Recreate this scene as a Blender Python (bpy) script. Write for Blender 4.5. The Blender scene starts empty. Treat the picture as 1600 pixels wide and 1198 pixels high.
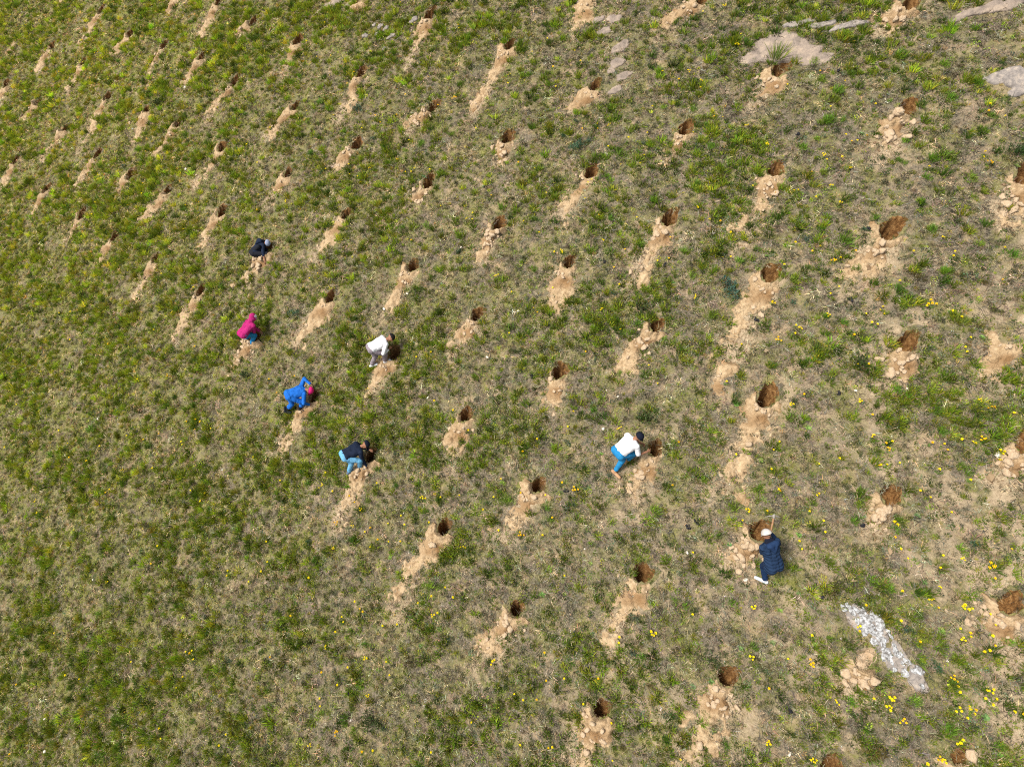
import bpy, bmesh, math, random
import numpy as np
from mathutils import Vector, Matrix, noise as mnoise

random.seed(11)
RNG = np.random.default_rng(7)
S = bpy.context.scene
COL = S.collection

# ------------------------------------------------------------------ camera
F, CX, CY = 950.0, 800.0, 599.0          # focal length and centre for a 1600 x 1198 picture
PITCH = math.radians(50)
CAMPOS = np.array([0, 0, 13.3])
cam = bpy.data.cameras.new('camera'); cam.sensor_width = 36; cam.lens = F / 1600 * 36; cam.clip_end = 2000
camo = bpy.data.objects.new('camera', cam); COL.objects.link(camo)
camo.location = CAMPOS; camo.rotation_euler = (math.radians(90) - PITCH, 0, 0)
S.camera = camo

# ------------------------------------------------------------------ sky, sun, exposure
SUN_EL, SUN_AZ = math.radians(52), math.radians(244)      # azimuth clockwise from +Y: behind and left of the camera
world = bpy.data.worlds.new('World'); S.world = world; world.use_nodes = True
wn = world.node_tree; bg = wn.nodes['Background']; bg.inputs[1].default_value = 0.11
sky = wn.nodes.new('ShaderNodeTexSky'); sky.sky_type = 'NISHITA'; sky.sun_disc = False
sky.sun_elevation = SUN_EL; sky.sun_rotation = SUN_AZ; sky.dust_density = 2.0
hs = wn.nodes.new('ShaderNodeHueSaturation'); hs.inputs['Saturation'].default_value = .35       # thin bright cloud: a pale sky
wn.links.new(sky.outputs[0], hs.inputs['Color']); wn.links.new(hs.outputs[0], bg.inputs[0])
sun = bpy.data.lights.new('sun', 'SUN'); sun.energy = 2.7; sun.angle = math.radians(14); sun.color = (1, .96, .9)
suno = bpy.data.objects.new('sun', sun); COL.objects.link(suno)
sd = Vector((math.sin(SUN_AZ) * math.cos(SUN_EL), math.cos(SUN_AZ) * math.cos(SUN_EL), math.sin(SUN_EL)))
suno.rotation_euler = sd.to_track_quat('Z', 'Y').to_euler(); suno.location = (-20, -20, 40)
S.view_settings.view_transform = 'Standard'; S.view_settings.look = 'None'
S.view_settings.exposure = 1.0; S.view_settings.gamma = 1
S.cycles.filter_width = 1.1; S.cycles.use_denoising = False; S.cycles.max_bounces = 5; S.cycles.diffuse_bounces = 3; S.cycles.glossy_bounces = 2

# ------------------------------------------------------------------ the hillside plane
FW = np.array([0, math.cos(PITCH), -math.sin(PITCH)]); UP = np.array([0, math.sin(PITCH), math.cos(PITCH)]); XR = np.array([1., 0, 0])
N = np.array([-.33731, -.42258, .84122]); N /= np.linalg.norm(N)
DPL = 15.87
EA = np.cross([0, 0, 1.], N); EA /= np.linalg.norm(EA)       # along the contour
EB = np.cross(N, EA)                                          # straight uphill
def ray(x, y): return XR * (x - CX) / F - UP * (y - CY) / F + FW
O = CAMPOS + FW * (-DPL / (N @ FW))

def gp(x, y, hn=0.0):
    """the point of the hillside (or hn above it) seen at a place of the photograph"""
    r = ray(x, y); return CAMPOS + r * ((hn - DPL) / (N @ r))
def ab(p): q = np.asarray(p) - O; return q @ EA, q @ EB
def proj(p):
    q = np.asarray(p) - CAMPOS; z = q @ FW
    return CX + F * (q @ XR) / z, CY - F * (q @ UP) / z, F / z

def hash2(ix, iy, seed):
    n = (ix.astype(np.int64) * 374761393 + iy.astype(np.int64) * 668265263 + seed * 974634777) & 0xffffffff
    n = ((n ^ (n >> 13)) * 1274126177) & 0xffffffff
    n = ((n ^ (n >> 16)) * 2246822519) & 0xffffffff
    return ((n ^ (n >> 15)) & 0xffffff) / float(0xffffff)
def vn(x, y, seed=0):
    x = np.asarray(x, float); y = np.asarray(y, float)
    ix = np.floor(x); iy = np.floor(y); fx = x - ix; fy = y - iy
    fx = fx * fx * (3 - 2 * fx); fy = fy * fy * (3 - 2 * fy)
    a = hash2(ix, iy, seed); b = hash2(ix + 1, iy, seed); c = hash2(ix, iy + 1, seed); d = hash2(ix + 1, iy + 1, seed)
    return (a * (1 - fx) + b * fx) * (1 - fy) + (c * (1 - fx) + d * fx) * fy
def fbm(x, y, seed=0, o=3):
    s = 0; w = 1; t = 0
    for k in range(o):
        s = s + w * vn(np.asarray(x) * 2 ** k + 17.3 * k, np.asarray(y) * 2 ** k - 9.1 * k, seed + k); t += w; w *= .55
    return s / t
def hfun(a, b):
    return .22 * (fbm(a / 3.1, b / 3.1, 3) - .5) + .07 * (fbm(a / .55, b / .55, 9, 3) - .5) + .035 * (vn(a / .16, b / .16, 21) - .5)
def pos(a, b, h=0.0, ground=True):
    a = np.asarray(a, float); b = np.asarray(b, float)
    hh = h + (hfun(a, b) if ground else 0)
    return O + a[..., None] * EA + b[..., None] * EB + np.asarray(hh)[..., None] * N
def gpos(x, y, h=0.0):
    a, b = ab(gp(x, y)); return pos(np.array(a), np.array(b), h)

# ------------------------------------------------------------------ materials
def mat(name, col, rough=.8, spec=.2):
    m = bpy.data.materials.new(name); m.use_nodes = True
    p = m.node_tree.nodes['Principled BSDF']
    p.inputs['Base Color'].default_value = (*col, 1); p.inputs['Roughness'].default_value = rough
    p.inputs['Specular IOR Level'].default_value = spec
    return m
def nd(m, t, **k):
    n = m.node_tree.nodes.new(t)
    for a, v in k.items(): setattr(n, a, v)
    return n
def noise_mat(name, stops, scale, rough=.9, detail=6, bump=0, bscale=None, coord='Object', second=None):
    m = mat(name, stops[0][1], rough, .12); nt = m.node_tree; p = nt.nodes['Principled BSDF']
    tc = nd(m, 'ShaderNodeTexCoord'); nz = nd(m, 'ShaderNodeTexNoise')
    nz.inputs['Scale'].default_value = scale; nz.inputs['Detail'].default_value = detail; nz.inputs['Roughness'].default_value = .65
    cr = nd(m, 'ShaderNodeValToRGB'); els = cr.color_ramp.elements
    while len(els) < len(stops): els.new(.5)
    for e, (q, c) in zip(els, stops): e.position = q; e.color = (*c, 1)
    nt.links.new(tc.outputs[coord], nz.inputs['Vector']); nt.links.new(nz.outputs['Fac'], cr.inputs[0])
    out = cr.outputs[0]
    if second:
        s2, c2, lo, hi = second
        n2 = nd(m, 'ShaderNodeTexNoise'); n2.inputs['Scale'].default_value = s2; n2.inputs['Detail'].default_value = 4
        nt.links.new(tc.outputs[coord], n2.inputs['Vector'])
        mr = nd(m, 'ShaderNodeMapRange'); mr.inputs[1].default_value = lo; mr.inputs[2].default_value = hi
        nt.links.new(n2.outputs['Fac'], mr.inputs[0])
        mx = nd(m, 'ShaderNodeMix', data_type='RGBA'); nt.links.new(mr.outputs[0], mx.inputs[0])
        nt.links.new(out, mx.inputs[6]); mx.inputs[7].default_value = (*c2, 1); out = mx.outputs[2]
    nt.links.new(out, p.inputs['Base Color'])
    if bump:
        nb = nd(m, 'ShaderNodeTexNoise'); nb.inputs['Scale'].default_value = bscale or scale * 2; nb.inputs['Detail'].default_value = 5
        nt.links.new(tc.outputs[coord], nb.inputs['Vector'])
        b = nd(m, 'ShaderNodeBump'); b.inputs['Strength'].default_value = bump; b.inputs['Distance'].default_value = .03
        nt.links.new(nb.outputs['Fac'], b.inputs['Height']); nt.links.new(b.outputs[0], p.inputs['Normal'])
    return m

M = {}
M['heap'] = noise_mat('dug_soil', [(.28, (.18, .112, .055)), (.44, (.32, .218, .118)), (.64, (.45, .33, .195))], 6, bump=1.0, bscale=34, second=(1.6, (.20, .11, .045), .50, .68))
M['clod'] = noise_mat('clod_soil', [(.25, (.29, .20, .115)), (.5, (.43, .315, .20)), (.75, (.53, .41, .28))], 9, bump=.7, bscale=45)
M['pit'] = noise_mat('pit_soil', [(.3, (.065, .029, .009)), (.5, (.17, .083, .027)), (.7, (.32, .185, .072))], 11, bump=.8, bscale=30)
M['lip'] = noise_mat('pit_rim_soil', [(.3, (.13, .10, .065)), (.5, (.24, .18, .11)), (.72, (.34, .25, .15))], 12, bump=.7, bscale=40)
M['white_rock'] = noise_mat('lichen_rock', [(.38, (.11, .10, .09)), (.50, (.28, .275, .265)), (.64, (.50, .50, .495))], 18, bump=.7, bscale=35)
M['grey_rock'] = noise_mat('grey_rock', [(.3, (.12, .105, .095)), (.5, (.22, .19, .165)), (.68, (.35, .29, .23))], 9, bump=.7, bscale=25)
M['tan_rock'] = noise_mat('tan_rock', [(.3, (.13, .105, .085)), (.5, (.235, .185, .145)), (.7, (.35, .27, .195))], 5, bump=.7, bscale=25)
M['stone'] = noise_mat('pale_stone', [(.35, (.42, .36, .28)), (.6, (.66, .60, .50))], 20, bump=.4, bscale=40)
M['dung'] = noise_mat('dark_clump', [(.35, (.010, .010, .013)), (.65, (.035, .033, .035))], 30, bump=.5, bscale=60)

# ground: tan soil, grey brown dead litter, mossy green, fine specks
def ground_mat():
    m = mat('hillside_soil', (.25, .2, .14), .95, .1); nt = m.node_tree; p = nt.nodes['Principled BSDF']
    tc = nd(m, 'ShaderNodeTexCoord')
    def nz(scale, det=5, rough=.6):
        n = nd(m, 'ShaderNodeTexNoise'); n.inputs['Scale'].default_value = scale; n.inputs['Detail'].default_value = det
        n.inputs['Roughness'].default_value = rough; nt.links.new(tc.outputs['Object'], n.inputs['Vector']); return n.outputs['Fac']
    def rng(f, lo, hi):
        r = nd(m, 'ShaderNodeMapRange'); r.inputs[1].default_value = lo; r.inputs[2].default_value = hi; nt.links.new(f, r.inputs[0]); return r.outputs[0]
    def ramp(f, stops):
        cr = nd(m, 'ShaderNodeValToRGB'); els = cr.color_ramp.elements
        while len(els) < len(stops): els.new(.5)
        for e, (q, c) in zip(els, stops): e.position = q; e.color = (*c, 1)
        nt.links.new(f, cr.inputs[0]); return cr.outputs[0]
    def mix(f, a, b):
        x = nd(m, 'ShaderNodeMix', data_type='RGBA'); nt.links.new(f, x.inputs[0]); nt.links.new(a, x.inputs[6]); nt.links.new(b, x.inputs[7]); return x.outputs[2]
    soil = ramp(nz(13, 8, .75), [(.32, (.13, .092, .052)), (.5, (.29, .21, .125)), (.68, (.45, .335, .21))])
    dust = ramp(nz(16, 8, .75), [(.3, (.20, .145, .085)), (.5, (.35, .265, .165)), (.7, (.48, .375, .24))])
    lit = ramp(nz(22, 8, .8), [(.34, (.036, .030, .020)), (.5, (.140, .114, .078)), (.66, (.30, .25, .172))])
    gr = ramp(nz(18, 8, .8), [(.32, (.05, .055, .012)), (.5, (.16, .155, .04)), (.68, (.29, .27, .095))])
    c = mix(rng(nz(1.7, 7, .78), .49, .61), lit, soil)
    at = nd(m, 'ShaderNodeAttribute', attribute_name='green')
    ad = nd(m, 'ShaderNodeMath', operation='ADD'); nt.links.new(nz(1.6, 7, .75), ad.inputs[0]); nt.links.new(at.outputs['Fac'], ad.inputs[1])
    c = mix(rng(ad.outputs[0], .44, .64), c, gr)
    ba = nd(m, 'ShaderNodeAttribute', attribute_name='bare'); c = mix(rng(ba.outputs['Fac'], .25, .75), c, dust)
    nt.links.new(c, p.inputs['Base Color'])
    b = nd(m, 'ShaderNodeBump'); b.inputs['Strength'].default_value = 1; b.inputs['Distance'].default_value = .04
    nt.links.new(nz(28, 8, .75), b.inputs['Height']); nt.links.new(b.outputs[0], p.inputs['Normal'])
    return m
M['ground'] = ground_mat()

# ------------------------------------------------------------------ linking, tags
def tag(o, label=None, cat=None, group=None, kind=None):
    if label: o['label'] = label
    if cat: o['category'] = cat
    if group: o['group'] = group
    if kind: o['kind'] = kind
    return o
def link_mesh(name, me, mats, parent=None, loc=None):
    o = bpy.data.objects.new(name, me); COL.objects.link(o)
    for m in (mats if isinstance(mats, (list, tuple)) else [mats]):
        if m.name not in [q.name for q in me.materials if q]: me.materials.append(m)
    if loc is not None: o.location = loc
    if parent: o.parent = parent
    return o
def mesh_np(name, v, f, smooth=True):
    me = bpy.data.meshes.new(name); v = np.asarray(v, np.float32)
    me.from_pydata(v.tolist(), [], f if isinstance(f, list) else f.tolist())
    if smooth: me.polygons.foreach_set('use_smooth', np.ones(len(me.polygons), bool))
    me.update(); return me
def grid_faces(nx, ny):
    i = np.arange(nx * ny).reshape(ny, nx)
    return np.stack([i[:-1, :-1].ravel(), i[:-1, 1:].ravel(), i[1:, 1:].ravel(), i[1:, :-1].ravel()], 1)

# ------------------------------------------------------------------ data read off the photograph: pits and their heaps
# (pit x, y, heap foot x, y, width factor, clods 0-3, row, note); pits given as None lie outside the picture
PITS = [
 (158,15,130,62,1,0,3),(204,51,181,83,1,0,3),(81,71,62,110,1,0,2),(129,96,110,135,1,0,2),(258,71,224,130,1,1,3),(342,2,310,56,1,0,4),
 (280,-8,262,18,1,0,4),(317,89,287,138,1,0,3),(368,125,331,184,1.1,1,3),(10,131,-3,168,1,0,1),(60,160,34,186,1,1,1),(168,150,128,226,1,0,2),
 (231,171,209,220,1.2,1,2),(103,201,70,246,1,1,1),(153,240,126,285,1,0,1),(279,191,245,241,1,1,2),(349,229,305,284,1.1,0,3),(27,251,2,293,1,0,0),
 (206,271,182,300,1,0,1),(71,293,50,339,1,0,0),(262,296,232,347,1.1,1,1),(396,34,372,52,1,1,4),(465,62,438,115,1.1,0,4),(565,112,530,180,1,0,4),
 (673,22,640,95,1,1,5),(796,68,746,165,1.2,1,5),(679,166,644,196,1.2,2,4),(794,214,780,256,1.1,2,4),(463,166,422,206,1.1,1,3),(559,225,523,262,1,1,3),
 (451,270,416,315,1.1,0,2),(672,283,646,320,1.1,2,3),(1098,0,1035,50,1.4,1,6),(931,134,891,182,1.1,0,5),(1073,200,1048,243,1,1,5),(925,268,868,349,1.3,0,4),
 (1220,107,1184,152,1.3,1,6),(1423,7,1380,44,1.4,2,7),(1420,168,1385,224,1.2,3,6),(1213,263,1166,372,1.2,2,5),(129,334,106,370,1,1,0),(182,370,154,405,1,0,0),
 (245,403,211,460,1,0,0),(347,328,303,395,1.1,0,1),(314,453,279,526,1.2,0,0),(420,389,386,448,1.4,2,1),(401,523,360,580,1.4,2,0),(543,334,492,402,1.1,0,2),
 (516,463,463,528,1.3,0,1),(645,414,598,492,1.2,1,2),(747,490,713,542,1.2,1,2),(616,549,578,612,1.2,1,1),(781,350,757,396,1.1,3,3),(890,408,857,490,1.3,1,3),
 (1048,341,988,432,1.1,2,4),(1027,508,968,577,1.2,2,3),(876,578,857,646,1.4,1,2),(1205,427,1138,556,1.4,1,4),(1393,358,1343,432,1.3,2,5),(1420,533,1396,594,1.2,3,4),
 (490,617,436,692,1.4,1,0),(580,710,526,810,1.3,2,0),(729,647,700,724,1.5,1,1),(694,823,618,952,1.3,1,0),(842,757,796,832,1.5,1,1),(1025,700,985,772,1.2,2,2),
 (1200,617,1130,752,1.4,1,3),(1189,828,1150,872,1.5,3,2),(1005,894,955,1006,1.5,0,1),(1393,773,1364,826,1.1,3,3),(808,950,760,1026,1.3,2,0),(1138,1055,1075,1192,1.4,2,1),
 (940,1105,884,1216,1.5,2,0),(1578,940,1545,992,1.7,2,3),(1352,1027,1338,1072,1.4,3,2),(1497,1180,1490,1212,1.3,1,2),(1298,1195,1270,1240,1,1,1),(1604,690,1572,740,1.2,3,4),
 (1606,270,1578,336,1.2,3,6),(1580,520,1552,590,1.7,0,5)]
NOPIT = {(1580,520)}
LOOSE = [(918,-4,902,66,1.5,0),(570,4,540,16,1,0),(104,-6,86,12,1,0),(24,68,8,84,.9,0),(1140,568,1118,612,1,0),(752,150,735,178,.9,0),(760,392,752,412,.9,0)]
RAD_A, RAD_B = .19, .255

pit_ab = []; heap_spec = []
for k, (x, y, tx, ty, wf, cl, row) in enumerate(PITS):
    a, b = ab(gp(x, y)); ta, tb = ab(gp(tx, ty))
    rs = random.uniform(.92, 1.14) * (1.12 if x > 1100 else 1.0)
    if (x, y) == (1352,1027): rs = .95
    if (x, y) == (1497,1180): rs = .75
    if (x, y) == (1578,940): rs = 1.0
    pit_ab.append((a, b, RAD_A * rs, RAD_B * rs * random.uniform(.9, 1.08), (x, y) in NOPIT))
    heap_spec.append((a, b, ta, tb, wf, cl))
def pit_wob(k, th):
    rs = np.random.default_rng(100 + k); u = rs.uniform(0, 6, 3)
    return np.clip(1 + .12 * np.sin(2 * th + u[0]) + .10 * np.sin(3 * th + u[1]) + .07 * np.sin(5 * th + u[2]) + .05 * np.sin(9 * th + u[0]), .76, 1.28)
def ell(a, b, p):      # normalised radius from the centre of a pit mouth
    return np.sqrt(((a - p[0]) / p[2]) ** 2 + ((b - p[1]) / p[3]) ** 2)

def sm0(x, lo, hi): t = np.clip((x - lo) / (hi - lo), 0, 1); return t * t * (3 - 2 * t)
def heap_T(a, b, sp, k, pit=True):
    """thickness of the dug soil of one heap at plane coordinates"""
    pa, pb, ta, tb, wf, cl = sp
    d = np.array([ta - pa, tb - pb]); L = np.linalg.norm(d); d = d / L; s = np.array([-d[1], d[0]])
    u = (a - pa) * d[0] + (b - pb) * d[1]; w = (a - pa) * s[0] + (b - pb) * s[1]
    u0 = .18 if pit else 0
    t = (u - u0) / max(L - u0, .1)
    half = wf * (.25 + .07 * np.sin(t * 6 + k * 2.1)) * (1 - .30 * np.clip(t, 0, 1)) 
    w = w + .16 * math.sin(k * 7.3) * (u / max(L, .5)) * np.abs(u) + .20 * (vn(u / .40, u * 0 + k, 5) - .5) * np.clip(t * 2, 0, 1)
    prof = np.clip(1 - (w / half) ** 2, -2, 1)
    endc = np.clip(np.minimum((t + .10) * 7, (1.05 - t) * 3.2), -2, 1)
    H = (.055 + .035 * min(cl, 3)) * np.exp(-(np.clip(t, 0, 2) * L / .55) ** 2) + .035
    base = H * np.minimum(prof, endc)
    n1 = fbm(a / .22 + k, b / .22, 31, 3) - .5; n2 = fbm(a / .07, b / .07 + k, 37, 2) - .5
    n3 = fbm(a / .5 + k * 3, b / .5, 41, 2) - .5
    T = base + n1 * (.13 + .04 * cl) + n2 * (.06 + .025 * cl) + n3 * .10 - .010 - .015 * np.clip(t, 0, 1)
    core = np.clip(.45 - np.abs(w / half), 0, .3) / .3 * sm0(fbm(a / .33, b / .33 + k, 77, 2), .26, .42) * np.clip((t + .05) * 8, 0, 1) * np.clip((.85 - t) * 4, 0, 1)
    return np.maximum(T, T * (1 - core) + core * np.maximum(T, .012 + .03 * np.clip(n2 + .2, 0, 1)))

# ------------------------------------------------------------------ ground
def axis(lo, hi, clo, chi, st):
    core = np.arange(clo, chi, st); l = [clo]; g = st
    while l[-1] > lo: g *= 1.25; l.append(l[-1] - g)
    r = [core[-1]]; g = st
    while r[-1] < hi: g *= 1.25; r.append(r[-1] + g)
    return np.concatenate([np.array(l[:0:-1]), core, np.array(r[1:])])
ax = axis(-150, 120, -41, 17.5, .07); bx = axis(-110, 120, -24, 19, .07)
A, B = np.meshgrid(ax, bx); nx, ny = len(ax), len(bx)
Hh = hfun(A, B)
GV = O + A[..., None] * EA + B[..., None] * EB + Hh[..., None] * N
for k, p in enumerate(pit_ab):
    if p[4]: continue
    i0, i1 = np.searchsorted(ax, (p[0] - .6, p[0] + .6)); j0, j1 = np.searchsorted(bx, (p[1] - .6, p[1] + .6))
    r = ell(A[j0:j1, i0:i1], B[j0:j1, i0:i1], p); r = r / pit_wob(k, np.arctan2((B[j0:j1, i0:i1] - p[1]) / p[3], (A[j0:j1, i0:i1] - p[0]) / p[2]))
    GV[j0:j1, i0:i1, 2] -= np.where(r < 1.06, 1.5, 0)
me = bpy.data.meshes.new('ground'); fcs = grid_faces(nx, ny)
me.vertices.add(nx * ny); me.vertices.foreach_set('co', GV.reshape(-1).astype(np.float32))
me.loops.add(fcs.size); me.loops.foreach_set('vertex_index', fcs.ravel().astype(np.int32))
me.polygons.add(len(fcs)); me.polygons.foreach_set('loop_start', np.arange(0, fcs.size, 4, dtype=np.int32))
me.polygons.foreach_set('use_smooth', np.ones(len(fcs), bool)); me.update(); me.validate()
def greenness(a, b):
    """0 dry right side ... 1 lush left side of the slope"""
    return np.clip((2 - a + .35 * b * -1) / 26, 0, 1)
def bareness(a, b):
    """earth thrown and trodden round each heap, and the worn stony right side"""
    f = np.zeros(np.shape(a))
    for sp in heap_spec:
        d = np.array(sp[2:4]) - np.array(sp[:2]); L = np.linalg.norm(d); d = d / L
        u = (a - sp[0]) * d[0] + (b - sp[1]) * d[1]; w = -(a - sp[0]) * d[1] + (b - sp[1]) * d[0]
        f = np.maximum(f, np.exp(-(w / (.30 * sp[4])) ** 2 - (np.maximum(np.abs(u - .55 * L) - .55 * L, 0) / .45) ** 2))
    worn = np.clip((a + 1) / 13, 0, 1) * sm0(fbm(a / 1.5, b / 1.5, 91, 4), .42, .62)
    return np.clip(f * .8 + worn * .75, 0, 1) * (.35 + .65 * sm0(fbm(a / .3, b / .3, 95, 3), .34, .58))
BARE = bareness(A, B)
at = me.attributes.new('bare', 'FLOAT', 'POINT'); at.data.foreach_set('value', BARE.ravel().astype(np.float32))
at = me.attributes.new('green', 'FLOAT', 'POINT'); at.data.foreach_set('value', (.10 * greenness(A, B) - .01).ravel().astype(np.float32))
tag(link_mesh('ground', me, M['ground']), kind='structure')

# ------------------------------------------------------------------ labels that place a thing on the hillside
ROWNAME = {0: 'in the row of the blue overalls worker', 1: 'in the row of the grey trousers worker', 2: 'in the row of the pickaxe worker',
           3: 'one row above the pickaxe worker', 4: 'two rows above the pickaxe worker', 5: 'three rows above the pickaxe worker',
           6: 'four rows above the pickaxe worker', 7: 'five rows above the pickaxe worker'}
ORD = ['first', 'second', 'third', 'fourth', 'fifth', 'sixth', 'seventh', 'eighth', 'ninth', 'tenth', 'eleventh', 'twelfth', 'thirteenth', 'fourteenth', 'fifteenth', 'sixteenth', 'seventeenth', 'eighteenth', 'nineteenth', 'twentieth']
rank = {}
for row in range(8):
    ks = sorted([k for k, p in enumerate(PITS) if p[6] == row and not pit_ab[k][4]], key=lambda k: -PITS[k][0])
    for q, k in enumerate(ks): rank[k] = ORD[q] + ' from the right'
DIGGER = {(420,389): 'crouching man in dark clothes', (401,523): 'pink jacket worker', (616,549): 'worker in white top and grey trousers', (490,617): 'worker in blue overalls',
          (580,710): 'man in dark top and light jeans', (1025,700): 'man in white t-shirt and blue jeans', (1189,828): 'worker with the pickaxe'}

# ------------------------------------------------------------------ pits
def make_pit(k):
    a0, b0, ra, rb, _ = pit_ab[k]; x, y = PITS[k][:2]
    K = 44; th = np.linspace(0, 2 * math.pi, K, endpoint=False); rs = np.random.default_rng(100 + k)
    wob = pit_wob(k, th) + rs.normal(0, .03, K)
    c = pos(np.array(a0), np.array(b0)); depth = rs.uniform(.45, .75)
    if (x, y) == (1352, 1027): depth = .14
    if (x, y) in ((1393, 773), (1578, 940), (1497, 1180), (1604, 690)): depth = .26
    rings = []
    for fr, dz in ((1.8, -.05), (1.48, .004), (1.22, .012), (1.04, .010)):
        aa = a0 + ra * fr * wob * np.cos(th); bb = b0 + rb * fr * wob * np.sin(th)
        rings.append(pos(aa, bb, dz + (rs.normal(0, .006, K) if fr < 1.7 else 0)))
    rim = pos(a0 + ra * wob * np.cos(th), b0 + rb * wob * np.sin(th), -.01); floor_z = c[2] - depth
    for t in np.linspace(.06, 1, 9):
        sh = (1 - .22 * t ** 1.6) * (1 + rs.normal(0, .045, K))
        ring = c + (rim - c) * sh[:, None]
        ring[:, 2] = rim[:, 2] * (1 - t) + floor_z * t + rs.normal(0, .012, K)
        rings.append(ring)
    last = rings[-1]; cc = last.mean(0)
    for f in (.6, .25):
        q = cc + (last - cc) * f; q[:, 2] += rs.normal(0.02, .02, K); rings.append(q)
    V = np.concatenate(rings + [cc[None]]) - c; n = len(rings); Fc = []; mi = []
    for i in range(n - 1):
        for j in range(K):
            j2 = (j + 1) % K; Fc.append([i * K + j, i * K + j2, (i + 1) * K + j2, (i + 1) * K + j]); mi.append(1 if i < 3 else 0)
    for j in range(K): Fc.append([(n - 1) * K + j, (n - 1) * K + (j + 1) % K, n * K]); mi.append(0)
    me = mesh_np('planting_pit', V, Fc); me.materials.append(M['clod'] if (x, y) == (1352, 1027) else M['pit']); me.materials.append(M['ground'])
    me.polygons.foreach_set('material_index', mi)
    bm = bmesh.new(); bm.from_mesh(me); bmesh.ops.recalc_face_normals(bm, faces=bm.faces)
    bm.to_mesh(me); bm.free()
    o = bpy.data.objects.new('planting_pit', me); COL.objects.link(o); o.location = c
    if (x, y) in DIGGER: lab = 'dark brown dug pit in front of the ' + DIGGER[(x, y)]
    elif (x, y) == (645, 414): lab = 'orange lit dug pit, ' + rank[k] + ' ' + ROWNAME[PITS[k][6]]
    elif (x, y) == (1352, 1027): lab = 'shallow light brown pit just left of the white lichen covered rocks'
    else: lab = 'brown dug pit, ' + rank[k] + ' ' + ROWNAME[PITS[k][6]]
    tag(o, lab, 'pit', 'planting pits dug in diagonal rows')
for k in range(len(PITS)):
    if not pit_ab[k][4]: make_pit(k)

# ------------------------------------------------------------------ heaps of dug soil with clods
def lump(bm, c, r, seed, flat=.75, sub=2, rough=.55, up=None):
    """an angular earth clod or stone"""
    q = bmesh.ops.create_icosphere(bm, subdivisions=sub, radius=1)
    up = up if up is not None else Vector(N)
    rot = up.to_track_quat('Z', 'Y').to_matrix() @ Matrix.Rotation(seed * 1.7, 3, 'Z')
    sx, sy = 1 + .35 * math.sin(seed * 3.1), 1 + .3 * math.cos(seed * 2.3); off = Vector((seed * 3.7, seed * 1.3, seed * 7.1))
    for v in q['verts']:
        p = v.co.copy(); d = mnoise.noise(p * 1.3 + off) * rough + mnoise.noise(p * 3.2 + off) * rough * .45
        cell = mnoise.voronoi(p * 1.4 + off)[0][0]
        p = p * (1 + d - .25 * cell); p.x *= sx; p.y *= sy; p.z *= flat
        v.co = Vector(c) + rot @ (p * r)
def bm_obj(name, bm, mats, parent=None, loc=(0, 0, 0), smooth=True):
    me = bpy.data.meshes.new(name); bm.to_mesh(me); bm.free()
    if smooth: me.polygons.foreach_set('use_smooth', np.ones(len(me.polygons), bool))
    return link_mesh(name, me, mats, parent, loc)

def make_heap(sp, k, lab, pit=True):
    pa, pb, ta, tb, wf, cl = sp
    d = np.array([ta - pa, tb - pb]); L = np.linalg.norm(d); d /= L; s = np.array([-d[1], d[0]])
    st = .022; us = np.arange(.06 if pit else -.25, L + .3, st); ws = np.arange(-.55 * wf, .55 * wf, st)
    U, W = np.meshgrid(us, ws)
    a = pa + U * d[0] + W * s[0]; b = pb + U * d[1] + W * s[1]
    T = heap_T(a, b, sp, k, pit)
    if pit:
        r = ell(a, b, pit_ab[k]); T = np.where(r < 1.12, np.minimum(T, -.05 - .5 * (1.12 - r)), T)
    T = np.maximum(T, -.10); P = pos(a, b, T + .006)
    f = grid_faces(len(us), len(ws)); Tm = T.ravel()[f].max(1); f = f[Tm > -.075]
    if len(f) == 0: return
    used = np.unique(f); mp = -np.ones(T.size, int); mp[used] = np.arange(len(used))
    c = pos(np.array(pa + d[0] * .45), np.array(pb + d[1] * .45))
    me = mesh_np('soil_heap', P.reshape(-1, 3)[used] - c, mp[f])
    o = link_mesh('soil_heap', me, M['heap'], None, c)
    tag(o, lab, 'soil heap', 'heaps of dug soil below the pits')
    rs = random.Random(500 + k); scale = proj(c)[2]
    ncl = {0: 4, 1: 8, 2: 14, 3: 20}[cl]
    if scale < 42: ncl = ncl // 3
    for q in range(ncl):
        u = rs.uniform(.30, min(.42 + .22 * cl, L * .9 + .1)) if rs.random() < .75 else rs.uniform(.3, max(.5, L)); w = rs.gauss(0, .12 * wf)
        aa = np.array(pa + u * d[0] + w * s[0]); bb = np.array(pb + u * d[1] + w * s[1])
        if pit and ell(aa, bb, pit_ab[k]) < 1.2: continue
        r = rs.uniform(.03, .06) * (1 + .38 * cl * rs.random())
        t = max(float(heap_T(aa, bb, sp, k, pit)), 0)
        bm = bmesh.new(); lump(bm, (0, 0, 0), r, q * 1.37 + k, .8)
        bm_obj('clod', bm, M['clod'], o, pos(aa, bb, t + r * .25) - c)
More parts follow.
